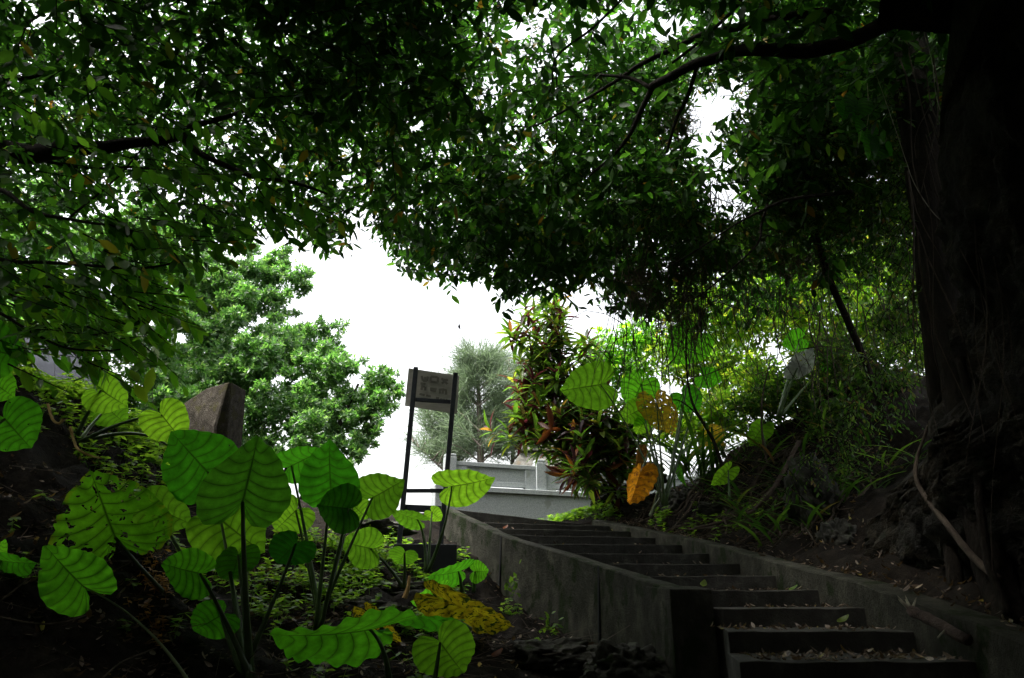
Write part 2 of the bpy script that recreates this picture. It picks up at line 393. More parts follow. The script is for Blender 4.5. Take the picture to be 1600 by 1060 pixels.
o_ = WALL[0]; ex = float(at(1112, 921, 6.45)[0]); zt_ = o_[2]
mb = MB(); mb.hexa([(o_[0] - .004, 6.43, zt_ - 1.9), (ex, 6.43, zt_ - 1.9), (ex, 6.95, zt_ - 1.9), (o_[0] - .12, 6.95, zt_ - 1.9)], [(o_[0] - .004, 6.43, zt_ + .004), (ex, 6.43, zt_ + .002), (ex, 6.95, zt_ + .03), (o_[0] - .12, 6.95, zt_ + .03)])
mb.build('wall_end', M['concrete'], st, bevel=.012)
for (px_j, d_j) in ((782, 10.02), (938, 7.97)):
    L_ = smooth_line(WALL, 5); p = min(L_, key=lambda v: abs(v[1] - d_j)); t = nrm(np.array([-.55, .83, 0])); n_ = np.array([-.83, -.55, 0])
    mb = MB(); q4 = [p + n_ * .004 - t * .012, p + n_ * .004 + t * .012, p - n_ * .02 + t * .012, p - n_ * .02 - t * .012]
    mb.hexa([v - (.05, 0, 1.4) for v in q4], [v - (0, 0, .004) for v in q4]); mb.build('joint', M['plinth'], st)
RW_PX = [(1760, 1008, 4.45), (1600, 966, 5.05), (1440, 929, 5.95), (1342, 904, 6.75), (1250, 886, 7.55), (1162, 863, 8.6), (1060, 841, 10.0), (990, 826, 11.4), (930, 812, 12.9)]
RWALL = [at(*p) for p in RW_PX]
for k, p in enumerate(RWALL):    # keep the wall on the steps' right edge
    dd = p[1]; n = (dd - 5.0) / TREAD
    p[0] = float(np.interp(n, list(XR.keys()), list(XR.values()))) - .0
wall_mesh(RWALL, .26, 1.6, 1).build('side_wall', M['concrete'], st)
for n in range(-2, 12):
    dl = DLf.get(n, DR[n]); z = dz(n)
    if n >= 3: xl = wall_x(dl, -.06)
    else: xl = {2: 1.80, 1: 1.62, 0: 1.47}.get(n, 1.46)
    A = np.array([xl, dl, z]); Bp = np.array([XR[n] + .03, DR[n], z])
    if n == 11:
        A = at(736, 796, 12.15); A[0] = wall_x(12.1, -.06); Bp = at(927, 821, 13.0)
        A2 = A + np.array([-.4, 1.3, .0]); B2 = Bp + np.array([-.25, 1.3, .0])
    else:
        n2 = n + 1; dl2 = DLf.get(n2, DR[n2])
        xl2 = wall_x(dl2, -.06) if n2 >= 3 else {2: 1.80, 1: 1.62, 0: 1.47}.get(n2, 1.46)
        A2 = np.array([xl2, dl2 + .06, z]); B2 = np.array([XR[n2] + .03, DR[n2] + .06, z])
    mb = MB(); m = 14                       # the nosing is chipped and slightly wavy
    top, front, back = [], [], []
    for i in range(m + 1):
        t = i / m; p = A * (1 - t) + Bp * t; q = A2 * (1 - t) + B2 * t
        wv = .012 * mnoise.noise(Vector((t * 6, n * 3.1, 0)))
        p = p + (0, wv * .8, wv)
        top.append(p); front.append(p - (0, 0, .55 if n < 11 else .6)); back.append(q)
    V = front + top + back + [b - (0, 0, .3) for b in back]; s = m + 1
    Fs = []
    for i in range(m):
        Fs += [(i, i + 1, s + i + 1, s + i), (s + i, s + i + 1, 2 * s + i + 1, 2 * s + i), (2 * s + i, 2 * s + i + 1, 3 * s + i + 1, 3 * s + i)]
    Fs += [(0, s, 2 * s, 3 * s), (m, 3 * s + m, 2 * s + m, s + m)]
    mb.add(V, Fs); mb.build('step', M['step'], st, bevel=.008)

# ------------------------------------------------------------------ terrain
ctrl = []
def c(px, py, d, dzv=0): p = at(px, py, d); p[2] += dzv; ctrl.append(p)
for a in [(1000, 1070, 7.3), (900, 1005, 8.3), (830, 965, 9.2), (765, 905, 10.1), (705, 860, 10.9), (655, 905, 9.3), (640, 800, 12.0), (600, 802, 12.4), (560, 830, 11),
          (380, 1040, 5.0), (120, 1040, 4.5), (620, 1050, 5.8), (760, 1060, 6.2), (500, 945, 7.0), (570, 900, 8.2), (600, 850, 9.8), (430, 830, 9.6), (330, 745, 9.0), (260, 690, 8.5),
          (150, 640, 7.5), (40, 600, 6.6), (-120, 560, 6.0), (0, 790, 5.0), (110, 790, 5.6), (220, 830, 6.0), (200, 940, 5.2), (0, 960, 4.4), (-200, 900, 4.2), (300, 900, 6.6)]: c(*a)
for n in range(-2, 12):       # under the stairs
    ctrl.append(np.array([(wall_x(max(DR[n], 6.5)) + XR[n]) / 2 if n > 2 else 2.2, DR[n], dz(n) - .38]))
for p in RWALL[2:]: ctrl.append(p + np.array([.34, 0, -.05]))
for a in [(1000, 795, 12.8), (955, 782, 14.0), (1100, 778, 11.6), (1170, 735, 11.2), (1240, 690, 11.0), (1290, 620, 11.5), (1340, 570, 12), (1290, 790, 9.4), (1420, 600, 10)]: c(*a)
ctrl += [np.array(p, float) for p in [(0, 0, -.1), (-3, 0, -.1), (3, 0, -.1), (0, 2.5, -.05), (2.5, 2.5, -.1), (-3, 2.5, .2), (0, -4, 0), (-6, 1, .8), (6, 2, 2), (6, 6, 3), (7, 10, 4),
         (-8, 6, 3.2), (-9, 10, 3.6), (-5, 12, 3.4), (-3, 13, 3.1), (0, 14, 2.95), (2, 15, 2.95), (-4, 18, 2.9), (4, 18, 3.0), (0, 20, 2.9), (8, 16, 3.6), (-10, 18, 3.2), (0, 26, 2.8), (10, 26, 3), (-12, 26, 2.8)]]
ctrl = np.array(ctrl)
def rbf_fit(C):
    n = len(C); D = np.linalg.norm(C[:, None, :2] - C[None, :, :2], axis=-1)
    K = D + 0 ; A = np.zeros((n + 3, n + 3)); A[:n, :n] = K - np.eye(n) * .08
    A[:n, n] = 1; A[:n, n + 1:] = C[:, :2]; A[n, :n] = 1; A[n + 1:, :n] = C[:, :2].T
    return np.linalg.solve(A, np.concatenate([C[:, 2], np.zeros(3)]))
RW_ = rbf_fit(ctrl)
def height(X, Y):
    X = np.asarray(X, float); Y = np.asarray(Y, float)
    Xc = np.clip(X, -12, 11); Yc = np.clip(Y, -5, 27)
    P = np.stack([Xc.ravel(), Yc.ravel()], 1); out = np.empty(len(P))
    for i in range(0, len(P), 20000):
        q = P[i:i + 20000]; D = np.linalg.norm(q[:, None] - ctrl[None, :, :2], axis=-1)
        out[i:i + 20000] = D @ RW_[:-3] + RW_[-3] + q @ RW_[-2:]
    h = out.reshape(X.shape)
    far = np.maximum(np.hypot(X - Xc, Y - Yc), 0)
    return h * np.exp(-far / 60) + (-6) * (1 - np.exp(-far / 60))
def ruff(x, y, z):
    """how far the earth bulges here: lumpy soil and coral rock, none under the stairs"""
    v = Vector((x, y, z))
    a = mnoise.fractal(v * .9, 1, 2, 5) * .13 + mnoise.fractal(v * 3.6, .9, 2.1, 4) * .05
    r = abs(mnoise.noise(v * 2.1)) * .12
    return a - r + .04
gx = np.unique(np.concatenate([np.linspace(-9, 9, 261), np.linspace(-25, -9, 30), np.linspace(9, 25, 30), -np.geomspace(25, 1500, 16), np.geomspace(25, 1500, 16)]))
gy = np.unique(np.concatenate([np.linspace(-6, 3, 30), np.linspace(3, 17, 230), np.linspace(17, 40, 40), np.geomspace(40, 2000, 18), -np.geomspace(6, 300, 8)]))
GX, GY = np.meshgrid(gx, gy); GZ = height(GX, GY)
near = (np.abs(GX) < 9.5) & (GY > 2.5) & (GY < 18)
RAMPX = np.zeros_like(GX)
onst = near & (GX > np.interp(GY, [p[1] for p in WALL], [p[0] for p in WALL]) - .05) & (GX < np.interp(GY, [p[1] for p in RWALL], [p[0] for p in RWALL]) + .3) & (GY < 13.3)
for i, j in zip(*np.nonzero(near)):
    GZ[i, j] += ruff(GX[i, j], GY[i, j], GZ[i, j]) * (0.15 if onst[i, j] else (1.3 if GY[i, j] < 13 else .4))
GZ[onst] -= .12
ny, nx = GX.shape
idx = np.arange(ny * nx).reshape(ny, nx)
Q = np.stack([idx[:-1, :-1], idx[:-1, 1:], idx[1:, 1:], idx[1:, :-1]], -1).reshape(-1, 4)
g = np_mesh('ground', np.stack([GX, GY, GZ], -1).reshape(-1, 3), Q, M['soil'], smooth=True)
tag(g, 'dark lumpy earth of the gully and its banks', 'ground', kind='structure')
def gh(x, y):
    """ground height incl. lumps, bilinear from the sheet"""
    x = np.asarray(x, float); y = np.asarray(y, float)
    i = np.clip(np.searchsorted(gx, x) - 1, 0, nx - 2); j = np.clip(np.searchsorted(gy, y) - 1, 0, ny - 2)
    tx = (x - gx[i]) / (gx[i + 1] - gx[i]); ty = (y - gy[j]) / (gy[j + 1] - gy[j])
    return GZ[j, i] * (1 - tx) * (1 - ty) + GZ[j, i + 1] * tx * (1 - ty) + GZ[j + 1, i] * (1 - tx) * ty + GZ[j + 1, i + 1] * tx * ty

# ------------------------------------------------------------------ cliff: right flank in view; unseen roof, back, left side added to block light
prof = []
for z in np.linspace(-.6, 5.2, 96): prof.append((3.72 - .05 * z - .06 * max(0, z - 3) ** 1.5, z, 0))
for t in np.linspace(0, 1, 26)[1:]: prof.append((3.27 - 10.2 * t, 5.2 + 1.7 * math.sin(math.pi * t), 1))
for z in np.linspace(5.2, -.6, 20)[1:]: prof.append((-6.9 - .1 * (5.2 - z), z, 2))
V = []
TA = np.concatenate([np.linspace(0, .5, 24)[:-1], np.linspace(.5, 1, 120)]); na = len(TA)
for b, (X, Z, s) in enumerate(prof):
    if s == 0: ye = np.interp(Z, [-.6, 1.6, 2.3, 2.9, 3.6, 4.4, 5.2], [8.9, 8.7, 7.8, 6.3, 5.7, 5.2, 4.6])
    elif s == 1: ye = np.interp((X + 6.9) / 10.5, [0, .8, .92, 1], [1.0, 1.6, 2.4, 4.3])
    else: ye = 1.0 + .3 * (5.2 - Z) / 5
    ye += .18 * mnoise.noise(Vector((Z * 1.1, s * 7.7, X * .6)))
    for a in range(na):
        t = TA[a]; y = -4 + t * (ye + 4)
        k = min(1, t / .14) ** .5
        x = -1.5 + (X + 1.5) * k; z = 2.4 + (Z - 2.4) * k
        p = Vector((x, y, z))
        d = mnoise.fractal(p * .8, 1, 2, 4) * .2 + mnoise.fractal(p * Vector((3, 3, 2)), .8, 2.1, 6) * .15 + mnoise.fractal(p * 11, .7, 2.1, 4) * .05 - abs(mnoise.noise(p * Vector((2.2, 2.2, 1.1)))) * .22 + .06
        if s == 0:
            x += d + (.2 * max(0, (y - ye + .9) / .9) ** 2); y += .22 * mnoise.noise(p * 1.8)
            if y > 4: x = 3.36 + (x - 3.36 if x > 3.36 else .15 * (x - 3.36))
        elif s == 1: z += d * .8
        else: x += d
        V.append((x, y, z))
nb = len(prof); ix = np.arange(nb * na).reshape(nb, na)
Q = np.stack([ix[:-1, :-1], ix[1:, :-1], ix[1:, 1:], ix[:-1, 1:]], -1).reshape(-1, 4)
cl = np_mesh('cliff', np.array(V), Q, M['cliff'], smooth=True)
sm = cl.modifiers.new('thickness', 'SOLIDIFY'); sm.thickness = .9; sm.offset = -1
tag(cl, 'dark coral rock cliff overhanging the right side of the steps', 'cliff', kind='structure')

# ------------------------------------------------------------------ rocks on the right bank
def rock(px, py, d, r, label, mat='rock', sq=(1, 1, .8), seed=0, group='rocks on the right bank'):
    p = at(px, py, d); bm = bmesh.new(); bmesh.ops.create_icosphere(bm, subdivisions=5, radius=1)
    off = Vector((seed * 3.7, seed * 1.3, seed * 9.1))
    for v in bm.verts:
        n = v.co.normalized(); q = n * 1.5 + off
        k = 1 + .38 * mnoise.fractal(q, 1, 2, 4) + .16 * mnoise.fractal(q * 3.4, .9, 2, 4) - .22 * abs(mnoise.noise(q * 2.2))
        v.co = Vector((n.x * sq[0], n.y * sq[1], n.z * sq[2])) * r * k
    me = bpy.data.meshes.new('rock'); bm.to_mesh(me); bm.free(); me.materials.append(M[mat])
    me.polygons.foreach_set('use_smooth', [True] * len(me.polygons))
    o = bpy.data.objects.new('rock', me); COL.objects.link(o); o.location = [float(x) for x in p]; WL[o.name] = tuple(o.location)
    return tag(o, label, 'rock', group)
rock(955, 775, 14.2, .33, 'grey rock beside the white balustrade with lime weeds round it', seed=1, sq=(1.3, 1, .7))
rock(1005, 792, 13.0, .26, 'knobbly grey rock below the orange hanging leaf', seed=2, sq=(1.3, 1, .7))
rock(1065, 790, 12.0, .33, 'pitted grey rock behind the upper end of the right side wall', seed=3, sq=(1.2, 1, .8))
rock(1125, 800, 10.9, .25, 'small pale rock under the bundle of bare roots', seed=4, sq=(1.4, 1, .6))
rock(1010, 745, 13.8, .35, 'dark rock behind the orange hanging leaf', seed=5)
rock(1268, 775, 9.1, .42, 'tall mossy rock at the foot of the cliff edge', seed=6, sq=(.75, .9, 1.25))
rock(1310, 845, 8.2, .22, 'rounded mossy rock standing on the wall edge below the cliff', seed=7, sq=(.8, 1, 1.1))
rock(1225, 835, 9.3, .2, 'low rock half buried in leaf litter beside the wall', seed=8, sq=(1.3, 1, .7))
rock(860, 1030, 7.2, .3, 'dark rock at the foot of the left side wall', seed=9, sq=(1.5, 1, .6), group='rocks in the gully')
rock(980, 1050, 6.6, .28, 'dark rock in the bottom of the frame before the wall end', seed=10, sq=(1.3, 1, .8), group='rocks in the gully')
rock(560, 955, 7.4, .26, 'flat dark rock between the alocasia stems', seed=11, sq=(1.6, 1, .5), group='rocks in the gully')
rock(620, 925, 8.2, .24, 'flat grey rock below the black plinth', seed=12, sq=(1.8, 1, .45), group='rocks in the gully')
rock(575, 828, 10.6, .34, 'dark rock on the crest left of the sign posts', seed=13, sq=(1.6, 1, .6), group='rocks in the gully')

# ------------------------------------------------------------------ balustrade
P0 = at(672, 803, 15.3); P1 = at(980, 806, 17.0)
bx = P1[:2] - P0[:2]; BL = np.linalg.norm(bx); bu = bx / BL; BA = math.atan2(bu[1], bu[0])
Z0 = float(at(760, 806, 15.9)[2]) - .25
def bal(s, zc, ln, th, h, mb): mb.box((P0[0] + bu[0] * s, P0[1] + bu[1] * s, zc), (ln, th, h), BA)
def sx(px): # distance along the balustrade seen at a pixel column
    best = min(np.linspace(0, BL + 3, 700), key=lambda s: abs(project(np.array([P0[0] + bu[0] * s, P0[1] + bu[1] * s, Z0 + .9]))[0] - px)); return float(best)
zt = lambda py: float(at(843, py, P0[1] + bu[1] * sx(843))[2])
zb, zr, zg, zpt, zpost = zt(776), zt(768), zt(765), zt(730), zt(721)
bt = thing('stone_balustrade', 'pale grey granite balustrade with square posts and recessed panels', 'balustrade', (P0[0], P0[1], Z0))
posts = [sx(702), sx(843), sx(843) + (sx(843) - sx(702)), sx(843) + 2 * (sx(843) - sx(702))]
BEND = posts[-1] + .1
mb = MB(); bal((BEND) / 2 + .1, (zb + Z0 - .6) / 2, BEND + .1, .34, zb - Z0 + .6, mb); mb.build('plinth', M['granite'], bt, bevel=.01)
mb = MB(); bal((BEND) / 2 + .1, (zb + zr) / 2 + .002, BEND + .14, .42, zr - zb, mb); mb.build('base_rail', M['granite'], bt, bevel=.012)
for s in posts:
    mb = MB(); bal(s, (zr + zpost - .05) / 2, .24, .25, zpost - .05 - zr, mb); mb.build('post', M['granite'], bt, bevel=.01)
    mb = MB(); bal(s, zpost - .012, .225, .235, .06, mb); mb.build('post_cap', M['granite'], bt, bevel=.015)
for s0, s1 in zip(posts[:-1], posts[1:]):
    a, b_ = s0 + .122, s1 - .122; L = b_ - a; cz = zpt
    wv = .26
    mb = MB()
    for (u0, u1) in ((a, a + wv), (b_ - wv, b_)): bal((u0 + u1) / 2, (zr + cz - .09) / 2, u1 - u0, .15, cz - .09 - zr, mb)
    bal((a + b_) / 2, cz - .045, L, .17, .09, mb)
    bal((a + b_) / 2, zg + .06, L - 2 * wv, .15, .10, mb)
    bal((a + b_) / 2, (zg + .11 + cz - .09) / 2, L - 2 * wv, .09, cz - .09 - zg - .11, mb)
    mb.build('panel', M['granite'], bt, bevel=.008)

# ------------------------------------------------------------------ tomb roof behind the balustrade
d0 = 20.5
tb = thing('stone_tomb', 'weathered stone tomb with sloping roof slab behind the granite balustrade', 'tomb', at(880, 740, d0))
zl = float(at(880, 727, d0)[2])
def q(px, py, d): return at(px, py, d)
mb = MB()
lo4 = [q(796, 730, d0), q(985, 730, d0), q(985, 730, d0) + (0, 2.6, 0), q(796, 730, d0) + (.3, 2.6, 0)]
for v in lo4: v[2] = zl - .1
up4 = [q(815, 706, d0 + .25), q(970, 706, d0 + .25), q(970, 706, d0 + .25) + (0, 2.1, 0), q(815, 706, d0 + .25) + (.2, 2.1, 0)]
mb.hexa(lo4, up4); mb.build('roof_base', M['tomb'], tb, bevel=.02)
mb = MB(); zz = up4[0][2]
a4 = [up4[0] + (-.12, -.14, .003), up4[1] + (.12, -.14, .003), up4[2] + (.12, .14, .003), up4[3] + (-.12, .14, .003)]
b4 = [v + (0, 0, .3) for v in a4]; b4[0] = b4[0] + (.12, .1, 0); b4[3] = b4[3] + (.12, 0, 0)
mb.hexa(a4, b4); mb.build('roof_slab', M['tomb'], tb, bevel=.04)
mb = MB(); c0 = (b4[0] + b4[2]) / 2; mb.box((c0[0] + .4, c0[1], c0[2] + .14), (1.3, 1.0, .27)); mb.build('roof_cap', M['tomb'], tb, bevel=.08)

# ------------------------------------------------------------------ pointed stone and grey slab on the left bank
ds = 10.5
ap = at(360, 595, ds); bl_ = at(338, 716, ds); br = at(350, 716, ds + .12); l1 = at(284, 632, ds + .5); l0 = at(284, 716, ds + .5)
mb = MB(); bk = np.array([.05, .55, 0])
f = [l0, bl_, at(336, 668, ds - .02), at(357, 598, ds), at(322, 607, ds + .25), l1]
side = [br + bk * .3, ap + bk * .25]
V = f + [ap + (.0, .06, 0), br + (0, .06, 0)] + [l0 + bk, l1 + bk, at(322, 607, ds + .25) + bk, ap + bk, br + bk]
mb.add(V, [(0, 1, 2, 3, 4, 5), (1, 7, 6, 3, 2), (3, 6, 11, 10, 4), (4, 10, 9, 5), (5, 9, 8, 0), (7, 12, 11, 6), (8, 9, 10, 11, 12), (0, 8, 12, 7, 1)])
o = mb.build('pointed_stone', M['mossstone'], bevel=.02)
tag(o, 'pointed brown mossy stone slab standing on the left bank before the trees', 'stone slab')
mb = MB(); dq = 9.5
rt = thing('slate_panel', 'dark grey slanting panel with a seam seen between leaves at far left', 'panel', at(120, 600, dq))
for xa, xb in ((62, 112), (114, 140)):
    mb = MB()
    f4 = [at(xa + 8, 640, dq), at(xb + 20 if xa > 100 else xb + 25, 640, dq), at(xb - 22, 528, dq + .9), at(xa - 24, 528, dq + .9)]
    mb.hexa([v - (0, -.08, .06) for v in f4], f4); mb.build('sheet', M['slab'], rt, bevel=.006)

# ------------------------------------------------------------------ sign seen from behind
D = 9.5
sg = thing('sign_board', 'leaning wooden notice board on two dark metal posts seen from behind', 'sign', at(655, 850, D))
pl = [at(621, 880, D), at(650, 574, D - .12)]; pr = [at(686, 880, D + .05), at(712, 583, D - .06)]
def beam(mb, a, b, wx, wy):
    a = np.array(a); b = np.array(b); t = nrm(b - a); x = nrm(np.cross(t, [0, 1, 0])); y = np.cross(x, t)
    mk = lambda p: [p + sx_ * x * wx / 2 + sy * y * wy / 2 for sx_, sy in ((-1, -1), (1, -1), (1, 1), (-1, 1))]
    mb.hexa(mk(a), mk(b))
for a, b in (pl, pr):
    mb = MB(); beam(mb, a, b, .062, .05); mb.build('post', M['metal'], sg, bevel=.006)
def lerp(p, t): return p[0] * (1 - t) + p[1] * t
for t in ((880 - 628) / 306, (880 - 773) / 306):
    mb = MB(); a, b = lerp(pl, t), lerp(pr, t + .012); dr = nrm(b - a)
    beam(mb, a + dr * .034, b - dr * .034, .05, .044); mb.build('crossbar', M['metal'], sg, bevel=.005)
mb = MB(); beam(mb, lerp(pl, .265) + nrm(lerp(pr, .265) - lerp(pl, .265)) * .034, lerp(pr, .265) - nrm(lerp(pr, .265) - lerp(pl, .265)) * .034, .09, .04); mb.build('crossbar', M['metal'], sg, bevel=.005)
tl, tr_, brc, blc = at(638, 574, D - .03), at(717.5, 586, D + .03), at(714, 646, D + .06), at(632, 633, D)
bn = nrm(np.cross(tr_ - tl, tl - blc)); bn = bn if bn[1] > 0 else -bn
sh = bn * .045
mb = MB(); fr = [blc + sh, brc + sh, tr_ + sh, tl + sh]; mb.hexa([v + bn * .03 for v in fr][::-1], fr[::-1]); bd = mb.build('board', M['board'], sg, bevel=.004)
# the show-through of the writing on the other side: faint blurred strokes
def bp(u, v): return (tl * (1 - u) + tr_ * u) * (1 - v) + (blc * (1 - u) + brc * u) * v + sh - bn * .004
mb = MB()
def stroke(u0, v0, u1, v1, wd=.016):
    a, b = bp(u0, v0), bp(u1, v1); t = nrm(b - a); n = np.cross(t, bn) * wd
    mb.add([a - n, b - n, b + n, a + n, a - n - bn * .002, b - n - bn * .002, b + n - bn * .002, a + n - bn * .002], [(4, 5, 6, 7), (0, 1, 5, 4), (1, 2, 6, 5), (2, 3, 7, 6), (3, 0, 4, 7)])
for v0, v1 in ((0, .32), (.32, .58), (.58, 1)):
    mb = MB()
    for s in [(.27, .16, .30, .28), (.30, .28, .38, .27), (.38, .27, .39, .15), (.34, .17, .34, .26), (.45, .14, .58, .13), (.45, .14, .45, .27), (.45, .27, .59, .27), (.59, .13, .59, .27), (.66, .14, .78, .27), (.78, .14, .67, .28), (.66, .17, .79, .17),
          (.26, .36, .36, .36), (.28, .43, .35, .43), (.30, .36, .29, .53), (.36, .43, .36, .53), (.45, .46, .58, .44), (.46, .49, .57, .50), (.64, .42, .65, .55), (.70, .40, .70, .54), (.76, .42, .77, .55), (.65, .44, .77, .43),
          (.26, .64, .36, .65), (.39, .65, .48, .66), (.58, .68, .64, .68), (.68, .67, .68, .74), (.73, .67, .73, .74), (.77, .69, .80, .69)]:
        if v0 <= s[1] < v1: stroke(*s)
    mb.build('lettering', M['ghost'], bd)
mb = MB(); pb = at(661, 900, 9.28); pt = at(661, 850, 9.28)
mb.box(((pb[0]), 9.42, (pb[2] + pt[2]) / 2 - .1), (.80, .26, pt[2] - pb[2] + .2), R(6)); mb.build('footing_block', M['plinth'], sg, bevel=.012)

# ------------------------------------------------------------------ alocasia
HALF = [(0, -.05), (.06, -.17), (.17, -.27), (.31, -.27), (.43, -.16), (.495, .03), (.47, .22), (.38, .41), (.24, .57), (.10, .675), (0, .75)]
def half_outline(n):
    P = [np.array(p) for p in HALF]; L = smooth_line([(*p, 0) for p in P], 12); L = np.array(L)
    d = np.concatenate([[0], np.cumsum(np.linalg.norm(np.diff(L, axis=0), axis=1))]); t = np.linspace(0, d[-1], n)
    return np.stack([np.interp(t, d, L[:, k]) for k in range(2)], 1)
NT, NR = 64, 8
OUTL = half_outline(NT)
def blade(O, T, roll, width, mat, parent, wav=.02, seed=0, fold=.22, droop=.2, lab=None, kindname='leaf', top=False):
    """one heart-shaped blade: O where the stalk joins, T the tip; roll turns it about its midrib away from facing the camera"""
    O = np.array(O); T = np.array(T); L = np.linalg.norm(T - O) / .75
    y = nrm(T - O); view = nrm((O + T) / 2 - np.array([0, 0, EYE]))
    x = nrm(np.cross(y, view)); z = np.cross(x, y)       # z points away from or to the camera
    if z @ view > 0: z = -z; x = -x
    if not top and x[2] < 0: roll = -roll
    cr, sr = math.cos(R(roll)), math.sin(R(roll)); x, z = x * cr + z * sr, z * cr - x * sr
    r0 = np.random.default_rng(seed + 11); ph = r0.uniform(0, 6, 4)
    V = []; UV = []; Fc = []
    for side in (-1, 1):
        base = len(V)
        for i in range(NT):
            s = i / (NT - 1); m = OUTL[i] * (1 + .010 * math.sin(10 * 2 * math.pi * s + ph[0]) + .018 * math.sin(3.1 * s * 6 + ph[1] + side))
            ay = 0 if s < .36 else .73 * ((s - .36) / .64)
            if i == NT - 1: m = np.array([0, .75])
            for k in range(NR):
                r = k / (NR - 1); px_, py_ = m[0] * r, ay + (m[1] - ay) * r - (.06 * math.sin(math.pi * r) * min(1, s * 2) if i < NT - 1 else 0)
                nv = 10.0
                zz = fold * px_ * (1 - .6 * px_) - droop * (max(py_, 0) ** 2) - droop * .8 * (min(py_, 0) ** 2)
                zz += wav * (r ** 3) * (.45 * math.sin(20 * s * math.pi + ph[2] + side * .8) + .6 * math.sin(4.3 * s * math.pi + ph[3] + side)) + .006 * abs(math.sin(math.pi * nv * s)) * min(1, r * 3) * (1 - r * .4)
                zz -= .25 * max(0, px_ - .28) ** 2 * 4 * fold
                V.append(O + L * (side * px_ * width * .95 * x + py_ * y + zz * z)); UV.append((nv * s + .5 * 0, r))
        for i in range(NT - 1):
            for k in range(NR - 1):
                a = base + i * NR + k; f = (a, a + 1, a + NR + 1, a + NR)
                Fc.append(f if side > 0 else f[::-1])
    o = np_mesh(kindname, np.array(V), np.array(Fc), mat, parent, smooth=True, uv=np.array(UV))
    if lab: o['label'] = lab
    return o
def petiole(O, base, parent, bow=(0, 0, .0), r=.011, mat='petiole'):
    O = np.array(O); b = np.array(base); mid = (O + b) / 2 + np.array(bow)
    pts = [b * (1 - t) ** 2 + 2 * t * (1 - t) * mid + O * t * t for t in np.linspace(0, 1, 14)]
    mb = MB(); mb.tube(pts, [r * (2.3 - 1.5 * t) for t in np.linspace(0, 1, 14) ** .6], 8)
    return mb.build('stalk', M[mat], parent, smooth=True)
PLANTS = 'elephant ear plants'
def plant(base, label, leaves, group):
    pb = at(*base); pb[2] = min(pb[2], 9)
    root = thing('elephant_ear_plant', label, 'plant', pb, group)
    for k, lf in enumerate(leaves):
        (ox, oy, od), (tx, ty, td), roll, wd, mt = lf[:5]; opt = lf[5] if len(lf) > 5 else {}
        O = at(ox, oy, od); l0 = np.linalg.norm(at(tx, ty, od) - O)
        if not opt.get('top') and roll < 45: td = od + .75 * (ty - oy) / F * od
        T = at(tx, ty, td); wd = wd * l0 / np.linalg.norm(T - O)
        b = blade(O, T, roll, wd, B[mt], root, seed=int(ox + oy), lab=opt.get('lab'), wav=opt.get('wav', .018), fold=opt.get('fold', .2), droop=opt.get('droop', .15), top=opt.get('top', False))
        if opt.get('stalk', 1):
            bb = at(*opt['base']) if 'base' in opt else pb + np.array([rng.uniform(-.05, .05), rng.uniform(-.05, .05), 0])
            petiole(O, bb, b, opt.get('bow', (0, 0, .05)), opt.get('r', .011), opt.get('pm', 'petiole'))
    return root
GL, GR = 'elephant ear plants in the left gully', 'elephant ear plants on the right bank'
plant((385, 1060, 4.9), 'tall elephant ear plant with broad upright leaves, biggest clump in left foreground', [
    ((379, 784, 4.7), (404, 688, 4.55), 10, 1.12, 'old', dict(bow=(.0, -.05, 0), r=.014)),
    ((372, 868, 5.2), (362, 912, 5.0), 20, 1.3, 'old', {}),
    ((345, 812, 5.5), (412, 868, 5.3), 15, 1.0, 'fresh', {}),
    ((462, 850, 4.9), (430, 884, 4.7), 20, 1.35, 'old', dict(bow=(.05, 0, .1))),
    ((312, 896, 4.7), (250, 884, 4.5), 35, 1.1, 'mature', dict(bow=(-.05, 0, .12), wav=.03)),
    ((345, 962, 5.0), (298, 990, 4.9), 20, 1.15, 'mature', dict(bow=(-.03, 0, .05))),
], GL)
plant((372, 1030, 5.6), 'elephant ear plant with chewed, holed leaf leaning left over the dark bank', [
    ((180, 840, 5.0), (140, 738, 4.9), 8, 1.12, 'chewed', dict(lab='large green leaf riddled with holes, yellow at the margin', bow=(-.1, 0, .02), r=.013, wav=.03)),
    ((240, 792, 5.6), (300, 822, 5.5), 20, .85, 'fresh', dict(bow=(-.05, 0, .1))),
    ((325, 738, 5.6), (266, 676, 5.5), 12, 1.0, 'mature', dict(bow=(0, 0, .05))),
], GL)
plant((290, 1075, 4.2), 'low elephant ear plant whose pale stalk runs down to the bottom edge', [
    ((132, 918, 4.2), (66, 856, 4.1), 30, .85, 'mature', dict(pm='petiole_pale', bow=(.05, 0, .1), wav=.04, r=.005)),
], GL)
plant((500, 985, 6.4), 'elephant ear plant with bright leaves fanned out left of the notice board', [
    ((517, 765, 6.3), (512, 690, 6.2), 15, 1.0, 'mature', {}),
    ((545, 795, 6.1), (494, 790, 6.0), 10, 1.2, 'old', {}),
    ((582, 778, 6.5), (630, 752, 6.4), 12, 1.15, 'fresh', {}),
    ((462, 798, 6.5), (428, 832, 6.4), 10, 1.25, 'fresh', {}),
    ((455, 728, 6.5), (508, 704, 6.4), 30, .95, 'mature', dict(bow=(0, 0, .1))),
    ((552, 790, 6.8), (575, 812, 6.7), 15, 1.2, 'fresh', {}),
], GL)
